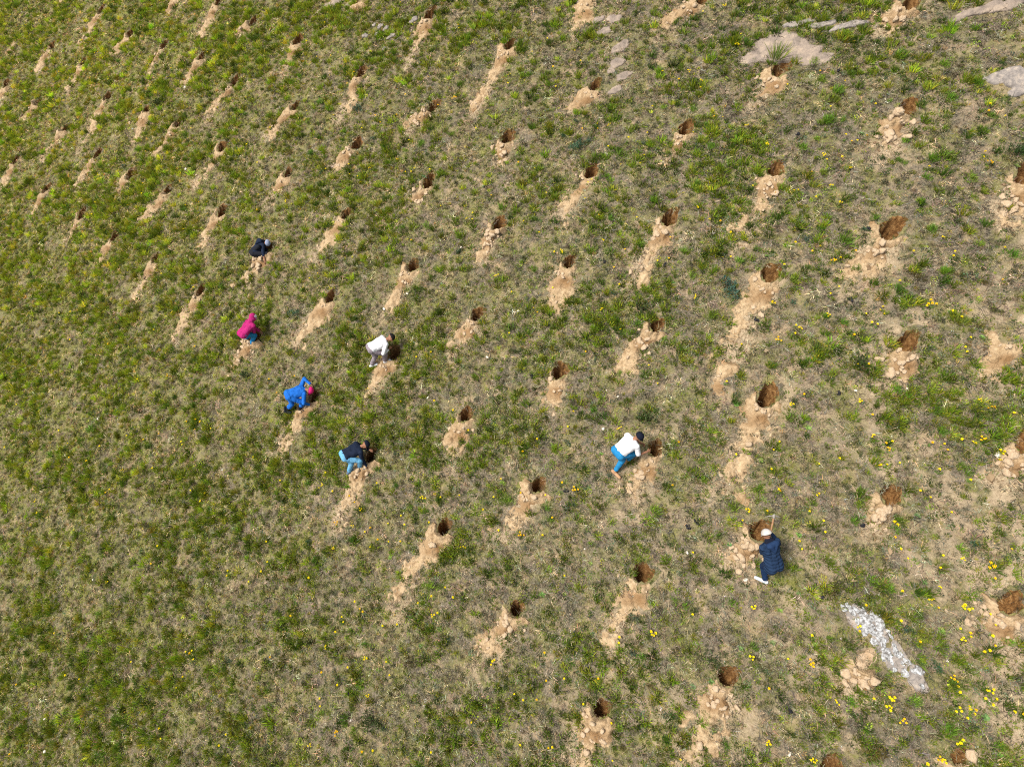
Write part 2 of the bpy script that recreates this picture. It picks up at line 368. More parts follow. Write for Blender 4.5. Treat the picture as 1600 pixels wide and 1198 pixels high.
    # crumbs scattered round the heap belong to its surface
def heap_label(k):
    x, y, tx, ty, wf, cl, row = PITS[k]
    L = math.hypot(heap_spec[k][2] - heap_spec[k][0], heap_spec[k][3] - heap_spec[k][1])
    if (x, y) in NOPIT: return 'bare scraped patch of pale soil at the right edge of the slope'
    if (x, y) == (1352, 1027): return 'cracked lump of tan soil left of the white lichen covered rocks'
    kind = 'cloddy tan soil heap' if cl >= 2 else ('long tan soil streak' if L > 1.35 else 'small tan soil heap')
    if (x, y) in DIGGER: return kind + ' below the pit of the ' + DIGGER[(x, y)]
    return kind + ', ' + rank[k] + ' ' + ROWNAME[row]
for k in range(len(PITS)): make_heap(heap_spec[k], k, heap_label(k))
LOOSE_SPEC = []
for q, (x, y, tx, ty, wf, cl) in enumerate(LOOSE):
    a, b = ab(gp(x, y)); ta, tb = ab(gp(tx, ty)); LOOSE_SPEC.append((a, b, ta, tb, wf, cl))
    make_heap(LOOSE_SPEC[-1], 200 + q, ['wide pale spill of soil at the top edge beside cracked rock', 'small soil spill at the top edge beside a pinkish slab', 'small soil heap in the top left corner',
       'tiny soil patch at the far left of the top edge', 'thin trail of pale soil far below a long heap', 'small loose soil patch right of a long streak near the top', 'scattered soil crumbs below a cloddy heap'][q], False)

# fast test: is plane point on dug soil or in a pit?
def soil_mask(a, b):
    m = np.zeros(a.shape, bool); pitm = np.zeros(a.shape, bool)
    allsp = [(sp, k, True) for k, sp in enumerate(heap_spec)] + [(sp, 200 + q, False) for q, sp in enumerate(LOOSE_SPEC)]
    for sp, k, pit in allsp:
        lo = np.minimum(sp[:2], sp[2:4]) - .8; hi = np.maximum(sp[:2], sp[2:4]) + .8
        i = np.where((a > lo[0]) & (a < hi[0]) & (b > lo[1]) & (b < hi[1]))[0]
        if len(i) == 0: continue
        T = heap_T(a[i], b[i], sp, k, pit); d = np.array(sp[2:4]) - np.array(sp[:2]); L = np.linalg.norm(d)
        u = ((a[i] - sp[0]) * d[0] + (b[i] - sp[1]) * d[1]) / L
        m[i] |= (T > .008) & (u > .05) & (u < L + .25)
        if pit and not pit_ab[k][4]: pitm[i] |= ell(a[i], b[i], pit_ab[k]) < 1.12
    return m, pitm

# ------------------------------------------------------------------ rocks
ROCKS = []
def slab(bm, c, ra, rb, ang, h, seed, cracks=0):
    """a flat broken rock: uneven outline, domed rough top, sides going into the ground"""
    ROCKS.append((c[0], c[1], ra, rb, ang)); K = 22; rs = random.Random(seed); ph = [rs.uniform(0, 6.28) for _ in range(4)]
    vs = []; ca, sa = math.cos(ang), math.sin(ang)
    for i, (fr, hh) in enumerate(((1.06, -.06), (1.0, h * .55), (.9, h), (.55, h * 1.08), (.22, h * 1.1))):
        ring = []
        for j in range(K):
            t = j / K * 2 * math.pi
            w = 1 + .16 * math.sin(2 * t + ph[0]) + .12 * math.sin(3 * t + ph[1]) + .09 * math.sin(5 * t + ph[2]) + .05 * math.sin(8 * t + ph[3])
            x, y = fr * w * ra * math.cos(t), fr * w * rb * math.sin(t)
            hz = hh + (rs.gauss(0, h * .16) if i > 0 else 0)
            aa, bb = c[0] + ca * x - sa * y, c[1] + sa * x + ca * y
            ring.append(bm.verts.new(pos(np.array(aa), np.array(bb), hz)))
        vs.append(ring)
    for i in range(4):
        for j in range(K): bm.faces.new((vs[i][j], vs[i][(j + 1) % K], vs[i + 1][(j + 1) % K], vs[i + 1][j]))
    bm.faces.new(vs[4])
def on_rock(a, b):
    m = np.zeros(a.shape, bool)
    for c0, c1, ra, rb, an in ROCKS:
        i = np.where((np.abs(a - c0) < ra + rb) & (np.abs(b - c1) < ra + rb))[0]; x, y = a[i] - c0, b[i] - c1
        u = x * math.cos(an) + y * math.sin(an); v = -x * math.sin(an) + y * math.cos(an); m[i] |= (u / ra) ** 2 + (v / rb) ** 2 < .92
    return m
def recenter(bm, c):
    for v in bm.verts: v.co -= Vector(c)
def pl(x, y): return ab(gp(x, y))
def zpl(qx, qy, zx, zy): return pl(qx + zx / 3.9925, qy + zy / 3.9925)

W = [(470,205,30,16),(520,222,34,18),(492,186,20,11),(548,215,26,15),(600,250,40,30),(572,238,18,13),(640,268,26,18),(632,305,36,24),(692,286,40,30),(590,290,26,18),(555,285,22,15),
     (600,338,36,28),(692,342,40,24),(645,352,24,20),(700,392,38,26),(662,415,30,20),(716,432,24,18),(740,500,40,32),(792,465,40,18),(822,497,26,18),(868,540,30,16),(762,378,22,10),
     (720,470,20,12),(840,552,20,10),(852,610,34,20),(945,595,28,24),(910,595,20,16),(790,590,18,12),(960,690,16,14),(590,212,20,10),(650,240,22,13),(745,345,18,12),(770,540,22,12)]
root_c = gpos(1378, 1000); root = bpy.data.objects.new('rock_outcrop', None); COL.objects.link(root); root.location = root_c
tag(root, 'band of broken rocks covered in white lichen, lower right of the slope', 'rock outcrop')
bm = bmesh.new()
for zx, zy, w, h, an in ((560,270,.75,.36,-.6), (690,380,.7,.4,-.7), (800,520,.75,.42,-.6), (930,650,.6,.34,-.8)):
    slab(bm, zpl(1200, 898, zx, zy), w * .47, h * .47, an + math.radians(-10), .016, zx)
recenter(bm, root_c); bm_obj('bedrock', bm, M['grey_rock'], root)
for q, (zx, zy, w, h) in enumerate(W):
    bm = bmesh.new(); k = 1 / 4 / 77
    slab(bm, zpl(1200, 898, zx, zy), w * k * 1.0, h * k * 1.05, -.55 + random.uniform(-.4, .4), random.uniform(.018, .034), q)
    recenter(bm, root_c); bm_obj('rock_slab', bm, M['white_rock'], root)
def outcrop(label, m, parts, c):
    cc = gpos(*c); r = bpy.data.objects.new('rock_outcrop', None); COL.objects.link(r); r.location = cc; tag(r, label, 'rock outcrop')
    for q, (x, y, w, h, an, hh) in enumerate(parts):
        bm = bmesh.new(); slab(bm, pl(x, y), w, h, an, hh, q + int(x)); recenter(bm, cc); bm_obj('rock_slab', bm, m, r)
XA = math.atan2(XR @ EB, XR @ EA)        # direction of the photograph's horizontal on the plane
outcrop('flat tan grey bedrock patch between two pits near the upper right corner', M['tan_rock'],
        [(1212,74,.72,.36,XA+.1,.03),(1240,82,.70,.34,XA-.1,.033),(1268,92,.52,.24,XA-.2,.028),(1190,88,.5,.26,XA,.024)], (1230, 80))
outcrop('long thin grey rock ledge at the top edge, upper right', M['grey_rock'], [(1245,41,.38,.09,XA,.05),(1282,42,.36,.10,XA-.05,.05),(1325,43,.40,.11,XA,.055)], (1285, 42))
outcrop('grey lichened rock at the right edge under the top ledge', M['grey_rock'], [(1585,120,.38,.26,XA-.3,.06),(1558,122,.28,.16,XA-.2,.04),(1595,140,.28,.15,XA,.05)], (1580, 122))
outcrop('tan rock ledge in the top right corner', M['tan_rock'], [(1535,15,.42,.13,XA+.2,.05),(1575,8,.4,.12,XA+.2,.05),(1505,25,.28,.1,XA+.3,.04)], (1540, 14))
outcrop('cracked grey brown rock slabs in the turf near the top middle', M['tan_rock'], [(960,30,.22,.16,XA,.03),(970,75,.26,.18,XA+.4,.035),(965,100,.22,.17,XA-.3,.035),(975,120,.24,.14,XA,.03),(962,142,.2,.13,XA,.03),(945,50,.2,.14,XA,.03),(955,112,.14,.1,XA,.03),(912,4,.24,.17,XA,.03),(935,32,.2,.12,XA+.5,.03)], (962, 80))
outcrop('loose grey flat stones in a scatter at the top, left of centre', M['grey_rock'], [(595,42,.13,.09,XA,.05),(604,46,.12,.10,XA+.4,.05),(612,59,.17,.08,XA+.3,.05),(571,57,.12,.1,XA,.04),(647,32,.16,.12,XA+.2,.06),(590,55,.1,.07,XA,.04),(601,78,.1,.08,XA,.04),(585,40,.08,.06,XA,.04)], (600, 50))
outcrop('flat pinkish rock slab at the top edge, left of centre', M['tan_rock'], [(520,3,.45,.16,XA,.03),(545,6,.22,.12,XA+.2,.03)], (525, 3))

STONES = [(155,654,.07,'bright white stone lying alone in the grass at the left'),(68,1174,.075,'pale stone in grass in the bottom left corner'),(110,1153,.045,0),(68,1123,.05,0),(289,264,.06,0),(289,137,.07,0),
 (518,309,.04,0),(763,559,.055,0),(599,482,.05,0),(636,458,.05,0),(721,387,.045,0),(669,621,.05,0),(630,801,.035,0),(943,670,.045,0),(966,619,.035,0),(948,610,.03,0),(914,857,.035,0),(1074,863,.05,0),
 (1337,610,.05,0),(1418,606,.04,0),(1354,772,.03,0),(1298,871,.035,0),(1234,1178,.06,'rounded tan stone near the bottom edge below the pickaxe worker'),(1314,997,.04,0),(1480,1032,.04,0),(116,836,.03,0),(215,1129,.045,0),
 (197,834,.025,0),(146,905,.045,0),(355,1148,.035,0),(560,960,.03,0),(1155,892,.09,'large tan clod left of the pickaxe worker'),(1165,905,.06,0),(548,1125,.05,0),(1560,711,.08,'pale pointed stone beside a heap at the right edge'),(1517,1178,.12,'big tan clod at the bottom edge, lower right')]
def where(x, y):
    lms = [(1378,1000,'the white rocks'),(1205,865,'the pickaxe worker'),(985,705,'the white t-shirt man'),(552,712,'the light jeans man'),(465,620,'the blue overalls worker'),
           (593,545,'the grey trousers worker'),(385,515,'the pink jacket worker'),(405,392,'the crouching worker')]
    best = min(lms, key=lambda l: math.hypot(x - l[0], y - l[1])); dx, dy = x - best[0], y - best[1]
    if math.hypot(dx, dy) < 150:
        w = ('left of' if dx < 0 else 'right of') if abs(dx) > abs(dy) else ('above' if dy < 0 else 'below')
        return w + ' ' + best[2]
    cs = ['far left', 'left', 'left of centre', 'centre', 'right of centre', 'right', 'far right'][min(6, max(0, int(x / 1600 * 7)))]
    rw = ['top edge', 'upper slope', 'mid slope', 'lower slope', 'bottom edge'][min(4, max(0, int(y / 1198 * 5)))]
    return cs + ', ' + rw
PENDING = []
def later(o, base, x, y, cat, group): PENDING.append((o, base + ' ' + where(x, y), x, cat, group))
def flush_labels():
    d = {}
    for t in PENDING: d.setdefault(t[1], []).append(t)
    num = ['', '', 'two', 'three', 'four', 'five', 'six', 'seven', 'eight', 'nine', 'ten']
    for lab, ts in d.items():
        ts.sort(key=lambda t: t[2]); n = len(ts)
        for i, t in enumerate(ts):
            l = lab
            if 1 < n <= 10:
                o_ = 'leftmost' if i == 0 else 'rightmost' if i == n - 1 else ORD[i] + ' from left'
                l = lab + ', ' + o_ + ' of ' + num[n]
            tag(t[0], l, t[3], t[4])
for q, (x, y, r, lab) in enumerate(STONES):
    r = r * .9; c = gpos(x, y, r * .3); bm = bmesh.new(); lump(bm, (0, 0, 0), r, q * 2.1, .7, 2, .45)
    tanish = lab and 'clod' in lab
    o = bm_obj('clod' if tanish else 'stone', bm, M['clod'] if tanish else M['stone'], None, c)
    if lab: tag(o, lab, 'clod' if tanish else 'stone')
    else: later(o, 'small pale stone,', x, y, 'stone', 'small pale stones in the turf')
DUNG = [(1310,114),(1246,210),(944,410),(1037,416),(1182,500),(830,588),(1036,326),(1328,468),(1358,360),(1075,823),(885,766),(1089,816),(1310,615),(1346,822),(1235,1112),(1381,1171),(1285,930),(546,1082)]
for q, (x, y) in enumerate(DUNG):
    bm = bmesh.new()
    for e in range(5): lump(bm, (random.uniform(-.05, .05), random.uniform(-.05, .05), random.uniform(0, .03)), random.uniform(.025, .045), q + e * 1.3, .8, 1)
    o = bm_obj('dung_clump', bm, M['dung'], None, gpos(x, y, .02)); later(o, 'small black clump,', x, y, 'dung', 'small black clumps on the turf')
# ------------------------------------------------------------------ plants: leaf meshes
def leaf_mat(name, source, trans=.25):
    m = mat(name, (.1, .13, .03), .65, .25); nt = m.node_tree; p = nt.nodes['Principled BSDF']
    if source == 'attr':
        a = nd(m, 'ShaderNodeAttribute', attribute_name='col', attribute_type='INSTANCER'); c = a.outputs['Color']
    else:
        a = nd(m, 'ShaderNodeObjectInfo'); c = a.outputs['Color']
    v = nd(m, 'ShaderNodeAttribute', attribute_name='lv')
    mx = nd(m, 'ShaderNodeMix', data_type='RGBA', blend_type='MULTIPLY'); mx.inputs[0].default_value = 1
    nt.links.new(c, mx.inputs[6]); nt.links.new(v.outputs['Color'], mx.inputs[7]); nt.links.new(mx.outputs[2], p.inputs['Base Color'])
    tr = nd(m, 'ShaderNodeBsdfTranslucent'); nt.links.new(mx.outputs[2], tr.inputs['Color'])
    ms = nd(m, 'ShaderNodeMixShader'); ms.inputs[0].default_value = trans
    nt.links.new(p.outputs[0], ms.inputs[1]); nt.links.new(tr.outputs[0], ms.inputs[2])
    nt.links.new(ms.outputs[0], nt.nodes['Material Output'].inputs[0])
    return m
M['leaf_stuff'] = leaf_mat('leaf', 'attr'); M['leaf_plant'] = leaf_mat('plant_leaf', 'obj')

class LB:                                   # collects leaves of one plant
    def __init__(s, seed): s.v = []; s.f = []; s.c = []; s.r = random.Random(seed)
    def blade(s, p, d, L, w, bend, seg=3, tint=(1, 1, 1)):
        p = Vector(p); d = Vector(d).normalized(); side = d.cross(Vector((0, 0, 1)))
        if side.length < 1e-3: side = Vector((s.r.gauss(0, 1), s.r.gauss(0, 1), 0))
        side.normalize(); side = (Matrix.Rotation(s.r.uniform(0, 6.28), 3, d) @ side)
        n0 = len(s.v)
        for i in range(seg + 1):
            t = i / seg; ww = w * (1 - t * .85) * (.7 + .6 * math.sin(min(t * 2, 1) * 1.57)) * .5
            q = p + d * (L * t) + Vector((d.x, d.y, -.4)) * (bend * L * t * t)
            s.v += [tuple(q - side * ww), tuple(q + side * ww)]
        for i in range(seg):
            k = n0 + 2 * i; s.f.append((k, k + 1, k + 3, k + 2)); s.c.append(tint)
    def leaf(s, p, d, L, w, tint=(1, 1, 1), up=None):
        p = Vector(p); d = Vector(d).normalized(); u = up or Vector((s.r.gauss(0, .5), s.r.gauss(0, .5), 1))
        side = d.cross(u)
        if side.length < 1e-3: side = Vector((1, 0, 0))
        side.normalize(); n = side.cross(d); n0 = len(s.v)
        s.v += [tuple(p), tuple(p + d * L * .5 - side * w * .5 + n * w * .15), tuple(p + d * L - n * w * .1), tuple(p + d * L * .5 + side * w * .5 + n * w * .15), tuple(p + d * L * .5 - n * w * .08)]
        s.f += [(n0, n0 + 1, n0 + 4), (n0 + 1, n0 + 2, n0 + 4), (n0 + 2, n0 + 3, n0 + 4), (n0 + 3, n0, n0 + 4)]; s.c += [tint] * 4
    def mesh(s, name, m, mats2=None):
        me = bpy.data.meshes.new(name); me.from_pydata(s.v, [], s.f)
        a = me.attributes.new('lv', 'FLOAT_COLOR', 'FACE')
        a.data.foreach_set('color', [x for c in s.c for x in (*c, 1)]); me.materials.append(m); me.update(); return me
def tn(r, lo=.65, hi=1.35, warm=.15):
    v = r.uniform(lo, hi); w = r.gauss(0, warm); return (v * (1 + w), v, v * (1 - w * .5))

def tuft(seed, m, n=30, h=.13, rad=.055, w=.015, lean=.45, name='grass_tuft'):
    b = LB(seed); r = b.r
    for i in range(n):
        an = r.uniform(0, 6.28); rr = rad * math.sqrt(r.random()); le = r.gauss(0, lean * .4) + rr / rad * lean * .8
        d = (math.cos(an) * le, math.sin(an) * le, 1)
        b.blade((math.cos(an) * rr, math.sin(an) * rr, -.01), d, h * r.uniform(.5, 1.1), w * r.uniform(.7, 1.3), r.uniform(.05, .4), 3, tn(r) if r.random() > .12 else (1.7, 1.25, .9))
    return b.mesh(name, m)
def cushion(seed, m, n=34, rad=.085, h=.055, L=.042, w=.025, name='herb'):
    b = LB(seed); r = b.r
    lob = [r.uniform(0, 6.28) for _ in range(2)]
    for i in range(n):
        an = r.uniform(0, 6.28); rr = rad * math.sqrt(r.random()) * (1 + .35 * math.sin(2 * an + lob[0]) + .25 * math.sin(3 * an + lob[1]))
        z = h * max(0, 1 - (rr / rad) ** 2) * r.uniform(.2, 1.1)
        d = (math.cos(an) + r.gauss(0, .7), math.sin(an) + r.gauss(0, .7), r.uniform(.1, 1.2))
        b.leaf((math.cos(an) * rr, math.sin(an) * rr, z), d, L * r.uniform(.6, 1.3), w * r.uniform(.6, 1.3), tn(r, .6, 1.35))
    return b.mesh(name, m)
def rosette(seed, m, n=15, rad=.085, name='rosette'):
    b = LB(seed); r = b.r
    for i in range(n):
        an = i * 2.4 + r.gauss(0, .15); el = .25 + .7 * i / n; L = rad * r.uniform(.75, 1.1) * (1 - .35 * i / n)
        d = Vector((math.cos(an), math.sin(an), el))
        t = tn(r, .8, 1.2, .08)
        b.leaf((0, 0, .01 + .012 * i / n), d, L, L * .36, t, Vector((0, 0, 1)))
        for sgn in (-1, 1):
            for q in (.45, .7):
                s2 = Matrix.Rotation(sgn * .8, 3, 'Z') @ d
                b.leaf(d.normalized() * L * q + Vector((0, 0, .012)), s2, L * .32, L * .16, t, Vector((0, 0, 1)))
    return b.mesh(name, m)
def litter(seed, m, n=22, rad=.12, name='straw'):
    b = LB(seed); r = b.r
    for i in range(n):
        an = r.uniform(0, 6.28); rr = rad * math.sqrt(r.random()); a2 = r.uniform(0, 6.28)
        b.blade((math.cos(an) * rr, math.sin(an) * rr, r.uniform(0, .02)), (math.cos(a2), math.sin(a2), r.uniform(0, .55)), r.uniform(.03, .10), r.uniform(.005, .011), r.uniform(.1, .5), 2, tn(r, .45, 1.6, .12))
    return b.mesh(name, m)
def bush(seed, m, n=170, rad=.13, h=.16, L=.032, w=.013, upright=.8, name='foliage'):
    b = LB(seed); r = b.r; cl = [(r.uniform(-.6, .6) * rad, r.uniform(-.6, .6) * rad, r.uniform(.45, 1), r.uniform(.3, .6) * rad, r.uniform(.75, 1.25)) for _ in range(6)]
    for i in range(n):
        cx, cy, ch, cr, cv = r.choice(cl); an = r.uniform(0, 6.28); rr = cr * math.sqrt(r.random())
        x, y = cx + math.cos(an) * rr, cy + math.sin(an) * rr; z = h * ch * r.uniform(.1, 1) * (1 - .4 * (rr / cr) ** 2)
        d = Vector((math.cos(an) * .6 + r.gauss(0, .4), math.sin(an) * .6 + r.gauss(0, .4), upright + r.random() * .5))
        t = tn(r, .6, 1.3, .1); t = tuple(q * cv for q in t)
        if w < .010: b.blade((x, y, z * .6), d, L * 1.6, w, .2, 2, t)
        else: b.leaf((x, y, z), d, L * r.uniform(.6, 1.3), w * r.uniform(.7, 1.3), t)
    return b.mesh(name, m)
def stems(seed, m, n=14, rad=.11, h=.12):
    b = LB(seed); r = b.r
    for i in range(n):
        an = r.uniform(0, 6.28); b.blade((math.cos(an) * rad * .2, math.sin(an) * rad * .2, -.01), (math.cos(an) * .5, math.sin(an) * .5, 1), h * r.uniform(.6, 1), .007, .1, 2, tn(r, .6, 1.2))
    return b.mesh('stem', m)

# ------------------------------------------------------------------ ground cover nobody could count: instanced on points
def scatter(name, protos, P, up, scl, colr, idx):
    n = len(P); me = bpy.data.meshes.new(name); me.vertices.add(n); me.vertices.foreach_set('co', P.astype(np.float32).ravel())
    gam = RNG.uniform(0, 2 * math.pi, n); c, s = np.cos(gam), np.sin(gam)
    up = up / np.linalg.norm(up, axis=1, keepdims=True)
    wx = c * up[:, 0] + s * up[:, 1]; wy = -s * up[:, 0] + c * up[:, 1]; wz = up[:, 2]
    rot = np.stack([-np.arcsin(np.clip(wy, -1, 1)), np.arctan2(wx, wz), gam], 1)
    a = me.attributes.new('rot', 'FLOAT_VECTOR', 'POINT'); a.data.foreach_set('vector', rot.astype(np.float32).ravel())
    a = me.attributes.new('scl', 'FLOAT', 'POINT'); a.data.foreach_set('value', scl.astype(np.float32))
    a = me.attributes.new('idx', 'INT', 'POINT'); a.data.foreach_set('value', idx.astype(np.int32))
    a = me.attributes.new('col', 'FLOAT_COLOR', 'POINT'); a.data.foreach_set('color', np.concatenate([colr, np.ones((n, 1))], 1).astype(np.float32).ravel())
    o = bpy.data.objects.new(name, me); COL.objects.link(o); me.update()
    pc = bpy.data.collections.new(name + '_shapes')
    for q, pm in enumerate(protos): pc.objects.link(bpy.data.objects.new('%s_shape_%02d' % (name, q), pm))
    g = bpy.data.node_groups.new(name + '_scatter', 'GeometryNodeTree')
    g.interface.new_socket('Geometry', in_out='INPUT', socket_type='NodeSocketGeometry'); g.interface.new_socket('Geometry', in_out='OUTPUT', socket_type='NodeSocketGeometry')
    L = g.links.new; gi = g.nodes.new('NodeGroupInput'); go = g.nodes.new('NodeGroupOutput')
    ci = g.nodes.new('GeometryNodeCollectionInfo'); ci.inputs['Collection'].default_value = pc; ci.inputs['Separate Children'].default_value = True; ci.inputs['Reset Children'].default_value = True
    ip = g.nodes.new('GeometryNodeInstanceOnPoints'); ip.inputs['Pick Instance'].default_value = True
    def na(nm, t): q = g.nodes.new('GeometryNodeInputNamedAttribute'); q.data_type = t; q.inputs['Name'].default_value = nm; return q.outputs['Attribute']
    L(gi.outputs[0], ip.inputs['Points']); L(ci.outputs[0], ip.inputs['Instance']); L(na('idx', 'INT'), ip.inputs['Instance Index'])
    e2r = g.nodes.new('FunctionNodeEulerToRotation'); L(na('rot', 'FLOAT_VECTOR'), e2r.inputs[0]); L(e2r.outputs[0], ip.inputs['Rotation'])
    L(na('scl', 'FLOAT'), ip.inputs['Scale']); L(ip.outputs[0], go.inputs[0])
    md = o.modifiers.new('scatter', 'NODES'); md.node_group = g
    tag(o, kind='stuff'); return o

def spots(dens, dens_out):
    """random points over the slope the photograph shows and a margin round it"""
    n = int((17.5 + 41) * (19 + 24) * dens); a = RNG.uniform(-41, 17.5, n); b = RNG.uniform(-24, 19, n)
    P = O + a[:, None] * EA + b[:, None] * EB; q = P - CAMPOS; z = q @ FW
    x = CX + F * (q @ XR) / z; y = CY - F * (q @ UP) / z
    inn = (x > -60) & (x < 1660) & (y > -60) & (y < 1258); near = (x > -420) & (x < 2020) & (y > -300) & (y < 1500)
    keep = inn | (near & (RNG.random(n) < dens_out)); return a[keep], b[keep]
def patch(a, b):       # large soft pattern: lush and bare places
    return .5 + 1.03 * (.55 * fbm(a / 2.6, b / 2.6, 51, 4) + .45 * fbm(a / .75, b / .75, 61, 2) - .5)
def sm(x, lo, hi): t = np.clip((x - lo) / (hi - lo), 0, 1); return t * t * (3 - 2 * t)
def pal(cols, w): return np.asarray(cols)[w]
MS = M['leaf_stuff']

def cover(name, protos, dens, keepfun, cols, cp, smin, smax, mixup, onsoil=.16, sunk=.0):
    a, b = spots(dens, .35); g = greenness(a, b); p = patch(a, b)
    k = RNG.random(len(a)) < keepfun(g, p); a, b, g, p = a[k], b[k], g[k], p[k]
    soil, pit = soil_mask(a, b); k = ~pit & (~on_rock(a, b) | (RNG.random(len(a)) < .06)) & (~soil | (RNG.random(len(a)) < onsoil)) & (RNG.random(len(a)) > .62 * bareness(a, b) * (onsoil < .5)); a, b, g, p = a[k], b[k], g[k], p[k]
    n = len(a); P = pos(a, b, -sunk)
    up = mixup * np.array([[0, 0, 1.]]) + (1 - mixup) * N[None] + RNG.normal(0, .16, (n, 3))
    base = pal(cols, np.array([0]*n) if len(cols) == 1 else RNG.choice(len(cols), n, p=cp)).astype(float)
    base = base * np.exp(RNG.normal(-.03, .32, (n, 1))) * (1 + RNG.normal(0, .08, (n, 3)))
    base = base * (1 - g[:, None] * (np.array([[-.62, -.42, -.15]]) * (.6 + .4 * sm(b, -16, 0))[:, None]))          # the lush side is yellower
    scatter(name, protos, P, up, RNG.uniform(smin, smax, n) * (.85 + .3 * p), np.clip(base, .004, 1), RNG.integers(0, len(protos), n))
    return n
cnt = {}
cnt['litter'] = cover('dry_litter', [litter(s, MS) for s in range(4)], 55, lambda g, p: .9 - .3 * g,
      [(.18, .15, .10), (.29, .245, .15), (.062, .052, .036), (.42, .355, .22)], [.38, .26, .24, .12], .8, 1.5, .2, .03)
cnt['herbs'] = cover('low_herbs', [cushion(20 + s, MS) for s in range(5)], 95, lambda g, p: np.clip(sm(p + .04 * g, .36, .58), .34, 1),
      [(.125, .165, .016), (.20, .235, .026), (.05, .078, .011), (.23, .20, .065), (.125, .165, .085)], [.33, .27, .2, .12, .08], .35, .95, .5)
cnt['tuft'] = cover('short_grass', [tuft(40 + s, MS) for s in range(5)], 60, lambda g, p: np.clip(sm(p + .05 * g, .38, .60), .22, 1),
      [(.135, .19, .013), (.21, .255, .024), (.062, .10, .011), (.31, .27, .10)], [.34, .30, .18, .18], .35, .95, .75)
cnt['heath'] = cover('dwarf_heath', [bush(60 + s, MS, 90, .10, .07, .016, .009, .7) for s in range(4)], 17, lambda g, p: np.clip(sm(1 - p, .35, .62), .3, 1),
      [(.065, .07, .028), (.10, .075, .035), (.055, .065, .035), (.11, .10, .04)], [.4, .2, .2, .2], .6, 1.25, .6)
cnt['clump'] = cover('grass_tussocks', [tuft(80 + s, MS, 75, .15, .075, .014, .6) for s in range(4)], 19, lambda g, p: np.clip(sm(p + .0 * g, .42, .62), .16, 1),
      [(.14, .205, .011), (.215, .27, .020), (.065, .115, .010)], [.42, .40, .18], .6, 1.5, .8, .01)
cnt['speck'] = cover('pale_crumbs', [cushion(90 + s, MS, 9, .05, .012, .022, .018) for s in range(3)], 30, lambda g, p: .75 - .5 * g,
      [(.44, .35, .24), (.34, .265, .18), (.58, .52, .44)], [.5, .35, .15], .4, 1.0, .1, .9)
# grass hanging over the uphill rims of the pits
aa = []; bb = []
for p in pit_ab:
    if p[4]: continue
    th = RNG.uniform(-.9, math.pi + .9, 30); r_ = RNG.uniform(1.0, 1.5, 30); aa.append(p[0] + p[2] * r_ * np.cos(th)); bb.append(p[1] + p[3] * r_ * np.sin(th))
aa = np.concatenate(aa); bb = np.concatenate(bb); n = len(aa)
scatter('rim_grass', [tuft(40 + s, MS, 20, .11, .05, .009, .7) for s in range(3)] + [litter(s, MS) for s in range(2)], pos(aa, bb), np.tile([[0, 0, 1.]], (n, 1)) + RNG.normal(0, .3, (n, 3)), RNG.uniform(.4, .95, n),
        pal([(.11, .15, .025), (.075, .10, .022), (.17, .14, .09), (.21, .17, .11)], RNG.choice(4, n, p=[.4, .3, .2, .1])) * RNG.uniform(.7, 1.2, (n, 1)), np.minimum(RNG.integers(0, 7, n), 3) % 4)
# crumbs of dug soil thrown round the heaps
aa = []; bb = []
for sp in heap_spec + LOOSE_SPEC:
    d = np.array(sp[2:4]) - np.array(sp[:2]); L = np.linalg.norm(d); d = d / L; n = int(330 * sp[4] * L + 130 * sp[5])
    u = RNG.uniform(.25, L + .35, n); w = RNG.normal(0, .24 * sp[4] * (1 + .25 * u / L), n)
    aa.append(sp[0] + u * d[0] - w * d[1]); bb.append(sp[1] + u * d[1] + w * d[0])
aa = np.concatenate(aa); bb = np.concatenate(bb); pm_ = soil_mask(aa, bb)[1]; aa, bb = aa[~pm_], bb[~pm_]; n = len(aa)
def crumb(s):
    bm = bmesh.new(); lump(bm, (0, 0, 0), .02, s * 1.9, .8, 1, .5, Vector((0, 0, 1))); me = bpy.data.meshes.new('crumb'); bm.to_mesh(me); bm.free()
    a_ = me.attributes.new('lv', 'FLOAT_COLOR', 'FACE'); a_.data.foreach_set('color', [1.0] * (4 * len(me.polygons))); me.materials.append(MS); return me
hk = np.zeros(n)
scatter('soil_crumbs', [crumb(s) for s in range(4)], pos(aa, bb, .004), np.tile(N[None], (n, 1)) + RNG.normal(0, .3, (n, 3)), np.exp(RNG.normal(-.5, .55, n)), pal([(.29, .20, .11), (.39, .285, .17), (.21, .135, .07)], RNG.choice(3, n, p=[.45, .35, .2])) * RNG.uniform(.85, 1.15, (n, 1)), RNG.integers(0, 4, n))
print('cover', cnt, sum(cnt.values()))

